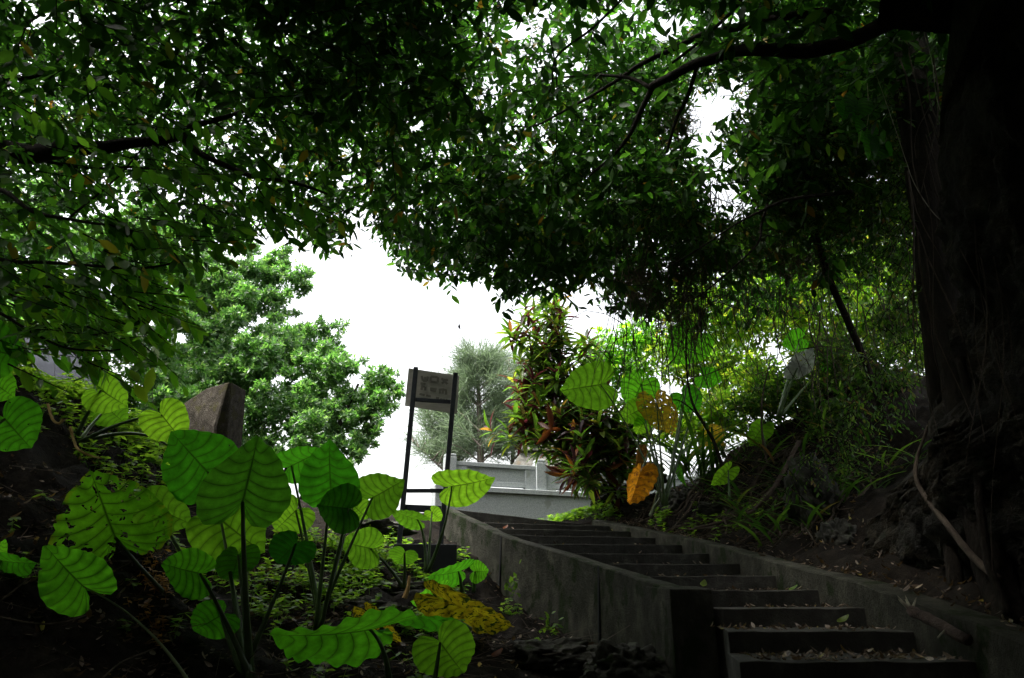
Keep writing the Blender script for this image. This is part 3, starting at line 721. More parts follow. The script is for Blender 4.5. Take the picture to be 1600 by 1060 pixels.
plant((640, 925, 8.0), 'small elephant ear plant before the black footing of the notice board', [
    ((706, 760, 7.8), (773, 752, 7.7), 48, 1.05, 'fresh', dict(base=(668, 895, 8.0), bow=(.08, 0, 0), lab='big bright leaf held high beside the sign post')),
    ((652, 812, 8.1), (608, 800, 8.0), 62, 1.0, 'fresh', dict(top=True, base=(665, 895, 8.0), bow=(.06, 0, .1))),
    ((632, 864, 7.8), (622, 884, 7.7), 15, 1.75, 'fresh', dict(base=(632, 920, 7.9))),
    ((579, 857, 7.6), (533, 848, 7.5), 15, 1.1, 'fresh', dict(base=(630, 918, 7.9))),
    ((675, 800, 8.3), (690, 815, 8.3), 20, 1.0, 'fresh', dict(base=(668, 895, 8.0))),
], GL)
plant((725, 935, 7.6), 'low elephant ear plant at the wall foot with blotched yellow leaves', [
    ((716, 893, 7.5), (672, 905, 7.2), 55, 1.1, 'mature', dict(top=True, base=(722, 925, 7.6))),
    ((742, 893, 7.6), (764, 893, 7.5), 20, 1.35, 'mature', dict(base=(740, 925, 7.7))),
    ((684, 926, 7.2), (644, 943, 7.0), 50, 1.0, 'mature', dict(base=(705, 945, 7.4))),
    ((697, 938, 6.7), (804, 990, 6.4), 42, .5, 'blotched', dict(lab='yellow leaf blotched with green and black', wav=.03, base=(690, 985, 6.9))),
    ((580, 962, 6.5), (625, 1012, 6.3), 42, .6, 'blotched', dict(lab='small yellow leaf blotched with black', wav=.03, base=(600, 990, 6.6))),
], GL)
plant((585, 1075, 5.0), 'elephant ear plant with two wide leaves at the bottom edge centre left', [
    ((578, 984, 4.9), (424, 1010, 4.5), 66, .85, 'mature', dict(wav=.04, base=(610, 1090, 5.0), bow=(.05, 0, .1))),
    ((688, 1004, 5.0), (726, 1058, 4.85), 12, 1.25, 'fresh', dict(base=(676, 1085, 5.0), bow=(0, 0, 0))),
    ((690, 968, 5.6), (590, 965, 5.6), 70, .5, 'mature', dict(base=(735, 985, 5.7))),
], GL)
plant((140, 690, 6.4), 'elephant ear plant with arching stalks on the left bank below the grey panel', [
    ((158, 610, 6.3), (198, 636, 6.2), 12, 1.05, 'fresh', dict(base=(120, 680, 6.4))),
    ((168, 638, 6.8), (196, 664, 6.8), 18, 1.1, 'fresh', dict(base=(124, 690, 6.5))),
    ((253, 649, 6.2), (286, 692, 6.1), 10, .95, 'fresh', dict(base=(124, 692, 6.4), bow=(.05, 0, .12))),
    ((272, 705, 6.6), (262, 735, 6.5), 30, .8, 'fresh', dict(base=(124, 692, 6.4), bow=(.1, 0, .25))),
], GL)
plant((-60, 720, 4.6), 'elephant ear plant cut by the left edge of the frame, three leaves showing', [
    ((-22, 545, 4.6), (38, 560, 4.5), 15, 1.25, 'mature', dict(bow=(0, 0, .05))),
    ((8, 655, 4.7), (48, 702, 4.6), 10, 1.1, 'mature', {}),
    ((-8, 600, 4.9), (22, 622, 4.9), 20, 1.1, 'mature', {}),
], GL)
plant((-25, 930, 4.6), 'low elephant ear plant at the left edge near the bottom', [
    ((2, 876, 4.5), (52, 886, 4.4), 55, 1.0, 'mature', {}),
    ((-12, 868, 4.6), (8, 846, 4.6), 20, 1.0, 'mature', {}),
], GL)
plant((1040, 790, 10.9), 'tall elephant ear plant on the right bank with a yellowing holed leaf', [
    ((938, 601, 10.8), (874, 612, 10.6), 12, .95, 'fresh', dict(bow=(.0, 0, .3), lab='big bright green leaf pointing at the red-leaved shrub')),
    ((1002, 600, 11.0), (985, 640, 10.9), 15, 1.1, 'mature', {}),
    ((1082, 528, 11.0), (1048, 570, 10.9), 15, 1.0, 'mature', dict(bow=(.1, 0, 0))),
    ((1068, 618, 11.2), (1092, 644, 11.1), 18, 1.2, 'mature', {}),
    ((1026, 630, 10.5), (1047, 684, 10.4), 30, .9, 'yellow', dict(lab='yellow leaf full of small holes')),
    ((1004, 638, 10.9), (968, 658, 10.8), 25, .9, 'fresh', {}),
    ((1100, 588, 11.2), (1128, 598, 11.2), 25, 1.1, 'mature', {}),
    ((1006, 660, 11.0), (994, 680, 11.0), 20, 1.0, 'fresh', {}),
], GR)
plant((1018, 808, 11.0), 'withering elephant ear plant with an orange leaf hanging by its stalk', [
    ((1000, 740, 10.8), (986, 792, 10.7), 30, .72, 'orange', dict(lab='limp orange leaf hanging tip down', base=(1035, 672, 10.9), pm='petiole_pale', wav=.05, fold=.5, bow=(0, 0, .1))),
    ((997, 705, 11.2), (993, 738, 11.2), 40, .5, 'brown', dict(base=(998, 660, 11.2), wav=.05, fold=.6, lab='shrivelled brown leaf')),
    ((1062, 735, 11.1), (1070, 760, 11.1), 50, .5, 'mature', dict(base=(1015, 806, 11.0), pm='petiole_pale')),
], GR)
plant((1130, 715, 11.5), 'elephant ear plant with crumpled yellow leaves low behind the bare stems', [
    ((1122, 690, 11.6), (1100, 700, 11.5), 30, 1.1, 'yellow', dict(wav=.05)),
    ((1112, 672, 11.8), (1132, 684, 11.8), 30, 1.1, 'yellow', dict(wav=.05)),
    ((1190, 668, 11.0), (1172, 700, 10.9), 30, .8, 'fresh', dict(base=(1200, 720, 11))),
    ((1138, 735, 10.6), (1112, 762, 10.5), 40, .7, 'fresh', dict(base=(1140, 780, 10.6))),
], GR)
plant((1215, 650, 10.6), 'elephant ear plant with a glaring pale torn leaf on the dark bank', [
    ((1248, 572, 10.4), (1272, 545, 10.4), 25, .75, 'pale', dict(lab='pale grey leaf with a torn edge', wav=.05)),
    ((1246, 575, 10.4), (1226, 592, 10.3), 25, .9, 'pale', dict(lab='pale drooping leaf', wav=.05)),
    ((1250, 530, 11.4), (1222, 540, 11.4), 20, 1.0, 'mature', {}),
    ((1300, 560, 11.2), (1288, 588, 11.2), 35, .8, 'mature', {}),
], GR)

# ------------------------------------------------------------------ canopy trees
LEAF = leaf_tpl(.46, 4, .25, .12)
NARROW = leaf_tpl(.26, 4, .3, .2)
STICK = stick_tpl()
BX = [-400, 0, 60, 130, 200, 235, 262, 300, 345, 390, 430, 440, 470, 500, 530, 545, 580, 605, 650, 700, 760, 820, 880, 925, 950, 1000, 1100, 1250, 1400, 2000]
BY = [580, 560, 540, 560, 535, 470, 440, 425, 400, 395, 385, 360, 370, 400, 408, 350, 340, 395, 418, 432, 445, 458, 460, 445, 470, 500, 520, 480, 460, 460]
GAPS = [(1075, 430, 75, 60, .7), (960, 400, 60, 50, .35), (1112, 225, 55, 100, .98), (1150, 150, 40, 50, .93), (1135, 305, 50, 50, .95), (1095, 170, 30, 45, .95), (712, 235, 14, 26, .9), (400, 292, 38, 20, .7), (1300, 240, 22, 14, .8), (1330, 272, 40, 10, .7), (35, 10, 25, 18, .9), (1000, 30, 40, 40, .4), (560, 330, 22, 16, .7), (500, 250, 60, 50, .25), (200, 330, 130, 50, .35), (690, 330, 60, 45, .3)]
def keep(P, margin=2, noise_px=15):
    px, py = project(P); yb = np.interp(px, BX, BY)
    lob = np.array([mnoise.noise(Vector((a / 55, 7.7, 0))) * 26 + mnoise.noise(Vector((a / 19, 3.1, 0))) * 16 for a in px])
    k = py < yb + lob - margin + rng.normal(0, noise_px, len(px)) - np.abs(rng.normal(0, noise_px, len(px)))
    pr = np.ones(len(px))
    for cx, cy_, rx, ry, s in GAPS: pr *= 1 - s * np.exp(-(((px - cx) / rx) ** 2 + ((py - cy_) / ry) ** 2) ** 1.5)
    pr *= np.where(px < 240, np.interp(py, [0, 300, 380, 560], [1, 1, .55, .3]), 1)
    pr *= np.where(px < 520, .97, np.where(px < 1050, np.where(py > 180, .55, .72), .97))
    Y_ = np.asarray(P)[..., 1]
    pr *= np.where((px > 740) & (px < 1160) & (py > 0) & (py < 290) & (Y_ < 6.9), .22, 1)
    pr *= np.where((px < 520) & (py > 140) & (py < 310) & (Y_ < 5.5), .35, 1)
    return k & (rng.random(len(px)) < pr)

def twig_leaves(starts, dirs, lens, nl, size, hang=.7, spread=.7):
    n = len(starts); t = np.tile((np.arange(nl) + .6) / nl, (n, 1)) ; side = np.tile(np.where(np.arange(nl) % 2, 1., -1.), (n, 1))
    s3 = np.cross(dirs, np.array([0, 0, 1.])); s3 = nrm(s3 + 1e-4)
    pos = starts[:, None] + dirs[:, None] * (lens[:, None] * t)[..., None]
    pos[..., 2] -= .18 * lens[:, None] * t ** 2
    d = dirs[:, None] * .6 + s3[:, None] * side[..., None] * spread + rng.normal(0, .35, (n, nl, 3)); d[..., 2] -= hang * rng.uniform(.3, 1.3, (n, nl))
    u = rng.normal(0, .45, (n, nl, 3)); u[..., 2] += 1
    sc = size * rng.uniform(.45, 1.4, (n, nl))
    return pos.reshape(-1, 3), nrm(d).reshape(-1, 3), u.reshape(-1, 3), sc.reshape(-1)

def crown(name, parent, mat, starts, dirs, lens, nl, size, tpl=LEAF, hang=.7, mask=True, sticks=True, margin=6):
    if mask:
        k = keep(starts + dirs * (lens * .6)[:, None], margin); starts, dirs, lens = starts[k], dirs[k], lens[k]
    pos, d, u, sc = twig_leaves(starts, dirs, lens, nl, size, hang)
    if mask:
        px, py = project(pos + d * sc[:, None]); k = py < np.interp(px, BX, BY) + 40 + rng.normal(0, 12, len(px)); pos, d, u, sc = pos[k], d[k], u[k], sc[k]
    o = np_mesh(name, *inst(tpl, pos, d, u, sc), mat, parent)
    if sticks:
        s2 = np.stack([.006 + 0 * lens, lens * 1.0, .006 + 0 * lens], 1)
        dd = dirs.copy(); dd[:, 2] -= .1
        np_mesh('twigs', *inst(STICK, starts, dd, np.tile([0, 0, 1.], (len(dd), 1)) + .01, s2), M['bark'], parent)['kind'] = 'stuff'
    return o

def limbs(parent, lines, name='branch', mat='bark', n=8):
    for pts, r0, r1 in lines:
        P = smooth_line([at(*p) for p in pts], 5)
        P = [p + np.array([mnoise.noise(Vector(p) * 2.3), mnoise.noise(Vector(p) * 2.7 + Vector((5, 1, 2))), mnoise.noise(Vector(p) * 2.1 + Vector((9, 4, 7)))]) * r0 * .7 for p in P]
        mb = MB(); mb.tube(P, list(np.linspace(r0, r1, len(P))), n, .06); mb.build(name, M[mat], parent, smooth=True)

def layer(n, xr, yr, z0, z1, ncl, spread=.55, slope=0.0):
    """twig starts gathered in clumps through a flat leafy layer"""
    cx = rng.uniform(*xr, ncl); cy_ = rng.uniform(*yr, ncl); cz = rng.uniform(0, 1, ncl)
    i = rng.integers(0, ncl, n)
    P = np.stack([cx[i], cy_[i], z0 + (z1 - z0) * cz[i] + slope * cy_[i]], 1) + rng.normal(0, 1, (n, 3)) * np.array([spread, spread, spread * .6])
    a = rng.uniform(0, 2 * math.pi, n); d = np.stack([np.cos(a), np.sin(a), rng.normal(-.12, .3, n)], 1)
    return P, nrm(d), rng.uniform(.3, .75, n)

# left tree: limb enters from the left edge
t1 = thing('broadleaf_tree', 'overhanging tree reaching in from the left edge with large pointed leaves', 'tree', (-7.6, 6.5, 2.6), 'trees arching over the path')
mb = MB(); mb.tube([(-7.6, 6.5, 2.0), (-7.4, 6.3, 3.4), (-6.9, 6.0, 4.7), (-6.2, 5.7, 5.3)], [.3, .24, .2, .16], 10, .05); mb.build('trunk', M['bark'], t1, smooth=True)
limbs(t1, [([(-520, 150, 5.6), (-200, 215, 5.6), (0, 232, 5.4), (60, 240, 5.3), (130, 232, 5.2), (200, 222, 5.2), (275, 208, 5.2)], .13, .035),
           ([(270, 210, 5.2), (310, 196, 5.3), (360, 180, 5.5), (410, 165, 5.8), (520, 120, 6.4)], .035, .012),
           ([(280, 210, 5.2), (310, 240, 5.2), (355, 262, 5.2), (400, 278, 5.2), (450, 284, 5.3), (510, 305, 5.4)], .032, .010),
           ([(0, 238, 5.5), (60, 250, 5.4), (130, 262, 5.3), (220, 262, 5.3), (300, 275, 5.4)], .02, .006),
           ([(-80, 285, 4.8), (0, 298, 4.7), (50, 330, 4.6), (110, 345, 4.5), (190, 355, 4.4)], .022, .008),
           ([(-80, 380, 4.6), (0, 405, 4.5), (60, 410, 4.4), (140, 415, 4.3), (220, 420, 4.3), (280, 408, 4.3)], .018, .006),
           ([(-60, 470, 4.4), (0, 490, 4.3), (50, 518, 4.2), (100, 542, 4.1), (160, 548, 4.1), (200, 545, 4.1)], .012, .004),
           ([(110, 340, 4.6), (200, 260, 4.8), (280, 150, 5.2)], .009, .005),
           ([(-40, 60, 5.0), (30, 40, 5.2), (110, 0, 5.6)], .02, .012),
           ([(0, 120, 5.2), (60, 118, 5.2), (120, 60, 5.6), (180, -20, 6)], .018, .012)])
S, D_, L_ = layer(9500, (-12, -.6), (.5, 8.6), 5.3, 8.4, 600)
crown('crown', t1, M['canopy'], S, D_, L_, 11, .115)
# near sprays hanging low on the left
n = 820
px = rng.uniform(-60, 470, n); py = rng.uniform(150, 570, n) ; dd = rng.uniform(3.9, 5.4, n)
k = rng.random(n) < np.interp(px, [-60, 0, 250, 470], [1, 1, .8, .35]); px, py, dd = px[k], py[k], dd[k]
S = np.array([at(a, b, c_) for a, b, c_ in zip(px, py, dd)]); a = rng.uniform(-1.0, 1.2, len(S)); D_ = nrm(np.stack([np.cos(a), np.sin(a) * .6, rng.normal(-.25, .2, len(S))], 1))
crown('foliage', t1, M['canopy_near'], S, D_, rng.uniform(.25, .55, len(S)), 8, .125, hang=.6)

k = 120; px = rng.uniform(-20, 255, k); py = rng.uniform(400, 572, k); kk = py < np.interp(px, [0, 120, 200, 255], [575, 572, 560, 520]); px, py = px[kk], py[kk]
S = np.array([at(a, b, 4.9 + rng.normal(0, .4)) for a, b in zip(px, py)]); a = rng.uniform(-1.0, 1.2, len(S)); D_ = nrm(np.stack([np.cos(a), np.sin(a) * .6, rng.normal(-.25, .2, len(S))], 1))
crown('fresh_foliage', t1, M['fresh'], S, D_, rng.uniform(.25, .5, len(S)), 7, .12, hang=.6, mask=False)

# right tree: trunk against the cliff, main limb arching left
t2 = thing('broadleaf_tree', 'overhanging tree with dark trunk against the cliff and heavy limbs arching left', 'tree', at(1560, 940, 5.3), 'trees arching over the path')
mb = MB(); P = smooth_line([at(1585, 990, 5.2), at(1545, 860, 5.5), at(1515, 700, 5.7), at(1490, 520, 5.9), at(1462, 380, 6.0), at(1440, 230, 6.1), at(1420, 80, 6.2), at(1400, -60, 6.3), at(1390, -300, 6.4)], 6)
mb.tube(P, list(np.linspace(.12, .22, len(P))), 12, .07); mb.build('trunk', M['bark'], t2, smooth=True)
mb = MB(); P = smooth_line([at(1500, 980, 5.9), at(1480, 780, 6.1), at(1462, 600, 6.2), at(1445, 420, 6.3), at(1425, 200, 6.4)], 6); mb.tube(P, list(np.linspace(.06, .09, len(P))), 9, .07); mb.build('trunk', M['bark'], t2, smooth=True)
limbs(t2, [([(x, y, d * .74) for x, y, d in pts], r0 * .43, r1 * .45) for pts, r0, r1 in [([(1420, 20, 6.2), (1350, 55, 6.4), (1260, 78, 6.7), (1190, 76, 7.0), (1130, 84, 7.4), (1085, 100, 7.6), (1045, 124, 7.8), (1018, 138, 8.0)], .17, .085),
           ([(1020, 136, 8.0), (1005, 170, 8.2), (985, 210, 8.4), (955, 245, 8.7), (920, 275, 9.0)], .075, .025),
           ([(1016, 138, 8.0), (985, 122, 8.2), (945, 118, 8.4), (890, 120, 8.7), (845, 128, 9.0), (800, 150, 9.3)], .055, .012),
           ([(1300, 20, 6.8), (1200, 30, 7.2), (1120, 50, 7.6), (1060, 72, 7.9), (1000, 100, 8.3), (960, 128, 8.6), (900, 165, 9.0), (840, 195, 9.4), (800, 198, 9.7)], .10, .015),
           ([(1180, -40, 7.0), (1150, 10, 7.3), (1100, 60, 7.6), (1050, 100, 7.9)], .05, .03),
           ([(1090, 100, 7.6), (1075, 150, 7.8), (1055, 190, 8.0), (1040, 240, 8.3)], .05, .03),
           ([(1330, 300, 7.6), (1240, 310, 8.2), (1190, 330, 8.6), (1150, 350, 8.9), (1100, 385, 9.2), (1040, 420, 9.4)], .05, .012),
           ([(1200, 320, 8.6), (1190, 350, 8.7), (1180, 385, 8.8), (1110, 450, 9.2), (1070, 475, 9.4)], .04, .012),
           ([(1000, -30, 6.5), (930, 40, 6.9), (870, 90, 7.4), (860, 140, 7.9), (835, 170, 8.3), (810, 220, 8.8)], .03, .012),
           ([(860, 60, 7.5), (870, 130, 8.0), (868, 240, 8.6), (855, 330, 9.2)], .022, .008),
           ([(760, -20, 6.6), (700, 40, 7.2), (640, 55, 7.6), (560, 40, 8)], .025, .01),
           ([(700, 180, 9.0), (680, 220, 9.3), (640, 300, 9.8)], .018, .008)]])
S, D_, L_ = layer(13500, (-2.4, 6.2), (1.2, 12.6), 6.2, 8.9, 600, slope=.03)
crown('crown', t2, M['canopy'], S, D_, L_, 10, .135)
# lower far skirt of the same crown: the dark fringe against the sky
S, D_, L_ = layer(2600, (-2.6, 3.2), (8.6, 12.4), 5.9, 7.8, 260, .5)
crown('foliage', t2, M['canopy'], S, D_, L_, 8, .165, hang=.9)
# third tree: the small-leaved dark tangle above the right bank
t3 = thing('tangled_tree', 'small-leaved vine-choked tree above the right bank, trailing bare stems', 'tree', at(1330, 640, 9.6), 'trees arching over the path')
mb = MB(); P = smooth_line([at(1395, 690, 9.4), at(1350, 560, 9.3), at(1290, 420, 9.2), at(1262, 300, 9.0), at(1270, 180, 8.8), at(1280, 40, 8.6)], 6); mb.tube(P, list(np.linspace(.045, .06, len(P))), 9, .07); mb.build('trunk', M['bark'], t3, smooth=True)
n = 5200
px = np.concatenate([rng.uniform(930, 1440, n - 3300), rng.normal(1280, 80, 3300)]); py = np.concatenate([rng.uniform(60, 360, n - 3300), rng.normal(170, 75, 3300)]); dd = rng.uniform(7.4, 10, n)
S = np.array([at(a, b, c_) for a, b, c_ in zip(px, py, dd)]); a = rng.uniform(0, 6.28, n); D_ = nrm(np.stack([np.cos(a), np.sin(a), rng.normal(-.5, .4, n)], 1))
crown('crown', t3, M['thicket'], S, D_, rng.uniform(.25, .6, n), 11, .075, tpl=leaf_tpl(.36, 3, .25, .1), hang=.8)
# climbers hanging over the cliff edge
n = 520; py = rng.uniform(120, 760, n); px = np.interp(py, [120, 500, 600, 760], [1425, 1425, 1370, 1275]) + rng.normal(0, 30, n); dd = np.interp(py, [120, 500, 600, 760], [6.2, 6.9, 8.0, 8.9]) + rng.normal(0, .2, n)
S = np.array([at(a, b, c_) for a, b, c_ in zip(px, py, dd)]); a = rng.uniform(0, 6.28, n); D_ = nrm(np.stack([np.cos(a), np.sin(a), rng.normal(-.8, .4, n)], 1))
crown('foliage', t3, M['thicket'], S, D_, rng.uniform(.2, .5, n), 8, .06, tpl=leaf_tpl(.5, 3, .25, .1), hang=.9, mask=False)
# trailing stems
def trail(px0, py0, d, ln, r, sway):
    p = at(px0, py0, d); pts = []
    ph = rng.uniform(0, 6, 2)
    for t in np.linspace(0, 1, 8): pts.append(p + np.array([sway[0] * t + .06 * math.sin(4 * t + ph[0]), sway[1] * t + .06 * math.sin(5 * t + ph[1]), -ln * t]))
    return pts, [r, r, r, r * .9, r * .8, r * .7, r * .6, r * .4]
mb = MB()
for i in range(420):
    x0 = rng.choice([rng.uniform(950, 1120), rng.uniform(1080, 1440)]); y0 = rng.uniform(260, 520)
    mb.tube(*trail(x0, y0, rng.uniform(8.3, 11.5), rng.uniform(.5, 2.2), rng.uniform(.003, .008), (rng.normal(0, .25), rng.normal(0, .2))), 4)
for i in range(46):
    x0 = rng.uniform(1395, 1590); y0 = rng.uniform(-40, 420); d0_ = np.interp(x0, [1395, 1590], [5.6, 4.5]) - .25
    mb.tube(*trail(x0, y0, d0_, rng.uniform(.8, 2.4), rng.uniform(.003, .009), (rng.normal(0, .2), rng.normal(0, .1))), 5)
o = mb.build('hanging_roots', M['root'], t3); o['kind'] = 'stuff'
mb = MB()
for i in range(190):
    p = at(rng.uniform(960, 1430), rng.uniform(240, 640), rng.uniform(8.6, 12.0)); d = nrm(rng.normal(0, 1, 3) * np.array([1, .6, 1]) + np.array([0, 0, .4])); pts = [p]; r0 = rng.choice([.003, .004, .006, .010])
    for k_ in range(9):
        d = nrm(d + rng.normal(0, .33, 3) + np.array([0, 0, -.09])); p = p + d * rng.uniform(.1, .24); pts.append(p)
    mb.tube(pts, list(np.linspace(r0, r0 * .4, len(pts))), 4)
o = mb.build('stem_tangle', M['root'], t3); o['kind'] = 'stuff'
# dead brown tangle caught in the stems
n = 2600; ctr = [(1180, 375, 9.2, 40), (1065, 500, 10, 38), (1215, 320, 8.8, 30), (1080, 420, 9.6, 40), (1010, 440, 9.8, 35), (1250, 400, 9, 40), (1060, 190, 8.2, 25)]
ii = rng.integers(0, len(ctr), n); S = np.array([at(ctr[i][0] + rng.normal(0, ctr[i][3] * .6), ctr[i][1] + rng.normal(0, ctr[i][3] * .6), ctr[i][2] + rng.normal(0, .25)) for i in ii])
D_ = nrm(rng.normal(0, 1, (n, 3)) + np.array([0, 0, -.5]))
o = np_mesh('dead_twigs', *inst(STICK, S, D_, rng.normal(0, 1, (n, 3)), np.stack([.004 + 0 * ii, rng.uniform(.1, .4, n), .004 + 0 * ii], 1)), M['vinered'], t3); o['kind'] = 'stuff'

# ------------------------------------------------------------------ background shrubs and trees
def puff(name, parent, mat, blobs, per, size, tpl, up=.35, shell=.35, whorl=6, mask=None, ragged=0):
    """leaf whorls at twig ends spread over and inside several rounded masses"""
    if ragged:
        nb_ = []
        for (px, py, d, rp) in blobs:
            nb_.append((px, py, d, rp * .58))
            for _ in range(ragged):
                a = rng.uniform(0, 6.28); q = rng.uniform(.45, 1.3); nb_.append((px + rp * q * math.cos(a), py + rp * q * math.sin(a) * .85, d + rng.normal(-.1, .5) * rp / 70, rp * rng.uniform(.13, .34)))
        blobs = nb_
    Ps, Ds = [], []
    for (px, py, d, rp) in blobs:
        c0 = at(px, py, d); r = rp * d / F; k = int(per * (rp / 70) ** 2)
        v = nrm(rng.normal(0, 1, (k, 3))); rad = r * np.clip(1 - np.abs(rng.normal(0, shell, k)), .1, 1.15)
        lump = np.array([1 + .22 * mnoise.noise(Vector(q) * 2.2 + Vector(c0)) for q in v])
        Ps.append(c0 + v * (rad * lump)[:, None] * np.array([1, .9, .85])); Ds.append(v)
    Pn = np.concatenate(Ps); Dn = np.concatenate(Ds)
    if mask is not None:
        k = mask(Pn); Pn, Dn = Pn[k], Dn[k]
    ax = nrm(Dn + np.array([0, 0, up]) + rng.normal(0, .45, Dn.shape))
    parts = []
    a0 = rng.uniform(0, 6.28, len(Pn)); e1 = nrm(np.cross(ax, np.array([.3, .5, .8]))); e2 = np.cross(ax, e1)
    for k in range(whorl):
        an = a0 + k * 2.4; sp_ = rng.uniform(.5, 1.2, len(Pn))
        d = ax * .7 + (np.cos(an)[:, None] * e1 + np.sin(an)[:, None] * e2) * sp_[:, None]
        off = ax * (rng.uniform(-.6, .1, len(Pn)) * size)[:, None]
        parts.append(inst(tpl, Pn + off, nrm(d), ax + rng.normal(0, .25, ax.shape), size * rng.uniform(.6, 1.2, len(Pn))))
    return np_mesh(name, *inst_many(parts), mat, parent)
def stems(parent, base, tops, r=.05, mat='bark', name='trunk'):
    b = at(*base); b[2] = min(b[2], float(gh(b[0], b[1])) + .0)
    for tpx in tops:
        T = at(*tpx); P = smooth_line([b + (rng.normal(0, .1), rng.normal(0, .1), -.1), b * .6 + T * .4 + (rng.normal(0, .12), 0, .1), T], 5)
        mb = MB(); mb.tube(P, list(np.linspace(r, r * .35, len(P))), 7, .06); mb.build(name if tpx is tops[0] else 'branch', M[mat], parent, smooth=True)
OV = leaf_tpl(.38, 3, .3, .15)
g_ = 'leafy trees behind the left bank'
tA = thing('leafy_tree', 'bright green rounded tree rising behind the left bank against the white sky', 'tree', at(420, 800, 18), g_)
stems(tA, (420, 800, 18), [(400, 560, 18), (320, 500, 18), (500, 580, 18)], .12)
puff('crown', tA, M['midtree'], [(310, 475, 18, 85), (390, 455, 18.2, 68), (440, 430, 18.6, 38), (430, 540, 17.4, 85), (340, 560, 17.0, 95), (480, 560, 17.8, 65), (420, 470, 18.5, 60), (262, 425, 17.5, 60), (225, 400, 16.5, 70), (330, 415, 17.5, 55), (285, 612, 16.4, 48)], 980, .135, OV, ragged=17)
tB = thing('leafy_tree', 'green tree leaning right towards the notice board, lower than the rounded one', 'tree', at(480, 800, 16.5), g_)
stems(tB, (470, 800, 16.5), [(500, 640, 16.5), (560, 600, 16.8)], .09)
puff('crown', tB, M['midtree'], [(430, 640, 16.4, 80), (500, 655, 16.6, 62), (545, 630, 16.9, 48), (585, 605, 17.0, 34), (560, 690, 17, 25), (520, 590, 17.2, 50), (610, 598, 17.2, 16), (595, 625, 17.0, 24), (575, 655, 16.8, 28), (545, 700, 16.5, 24), (400, 700, 16.2, 45), (535, 510, 18.4, 12), (520, 535, 18.4, 20), (500, 520, 18.4, 22)], 980, .13, OV, ragged=17)
tBlock = thing('leafy_tree', 'shady tree closing the gully on the left side beyond the frame', 'tree', (-11.5, 3, 2.5), g_)  # out of view, added to keep side light off the gully
mb = MB(); mb.tube([(-11.5, 3, 1.5), (-11.4, 3.2, 3), (-11.3, 3.4, 5)], [.25, .2, .1], 8, .05); mb.build('trunk', M['bark'], tBlock, smooth=True)
def wpuff(parent, blobs, n, size):
    Ps = []
    for (x, y, z, r) in blobs:
        v = nrm(rng.normal(0, 1, (n, 3))); Ps.append(np.array([x, y, z]) + v * (r * rng.uniform(.3, 1, n) ** .5)[:, None])
    P = np.concatenate(Ps); np_mesh('crown', *inst(LEAF, P, nrm(rng.normal(0, 1, P.shape)), rng.normal(0, 1, P.shape), size * rng.uniform(.6, 1.2, len(P))), M['canopy'], parent)
wpuff(tBlock, [(-11.5, -1, 3.6, 2.6), (-11.8, 3, 4.5, 2.8), (-12.2, 7, 5, 2.8), (-13.5, 11, 5, 3.0), (-9.5, -1.5, 4.5, 2)], 2600, .26)
tC = thing('leafy_tree', 'dim green tree mass at far left behind the hanging near leaves', 'tree', at(180, 700, 14), g_)
stems(tC, (180, 700, 14), [(160, 520, 14), (60, 470, 14)], .1)
puff('crown', tC, M['midtree'], [(230, 560, 15, 85), (150, 500, 14, 95), (60, 450, 13.5, 95), (-40, 480, 13, 100), (40, 580, 13.5, 70), (120, 610, 14, 60), (-60, 590, 13, 60), (250, 640, 15.5, 60), (310, 670, 16, 55), (190, 640, 15, 60), (30, 340, 14, 80), (150, 390, 14.5, 80), (250, 748, 16, 60), (-80, 350, 13, 90)], 748, .13, OV, ragged=17)
# right side shrubs, lit from behind
sh_g = 'sunlit shrubs behind the right bank'
def shrub(label, blobs, base, mat='backshrub', size=.16, per=420, tpl=None):
    r = thing('shrub', label, 'shrub', at(*base), sh_g)
    stems(r, base, [(b[0], b[1] + b[3] * .3, b[2]) for b in blobs[:3]], .035, name='stem')
    puff('foliage', r, M[mat], blobs, per, size, tpl or OV, up=.2, shell=.5, whorl=5); return r
shrub('lime green leafy shrub between the red-leaved shrub and the dark tangle', [(950, 555, 15.0, 55), (985, 590, 15.0, 50), (940, 610, 15, 40), (1000, 530, 15, 45)], (960, 740, 15), 'fresh')
shrub('yellow-green shrub glowing behind the trailing bare stems', [(1080, 470, 14.5, 70), (1150, 500, 14.5, 80), (1060, 560, 14.5, 60), (1130, 580, 14.5, 70)], (1100, 740, 14.5))
shrub('dense backlit shrub left of the dark trunk', [(1230, 470, 13.5, 85), (1320, 430, 13.5, 90), (1290, 540, 13.5, 80), (1380, 500, 13, 80), (1430, 420, 12.5, 70), (1450, 540, 12, 60), (1440, 300, 12.5, 60)], (1290, 660, 13.5))
shrub('backlit shrub high behind the tangle on the right', [(1180, 400, 14.5, 70), (1260, 360, 14.5, 70), (1350, 350, 14, 75), (1400, 420, 13.5, 60)], (1280, 600, 14.5))
shrub('low leafy shrub behind the pale torn leaf', [(1190, 600, 13, 60), (1260, 620, 12.6, 55), (1120, 650, 13, 55), (1320, 600, 12.4, 55), (1060, 670, 13.2, 45)], (1190, 700, 13))
shrub('dark twiggy shrub filling the steep bank right of the crumpled yellow leaves', [(1180, 640, 11.6, 48), (1240, 610, 11.4, 52), (1310, 570, 11, 58), (1380, 590, 10.4, 58), (1300, 660, 10.4, 45), (1400, 500, 10.6, 50)], (1280, 720, 11), 'thicket', .10, 520, leaf_tpl(.4, 3, .25, .1))
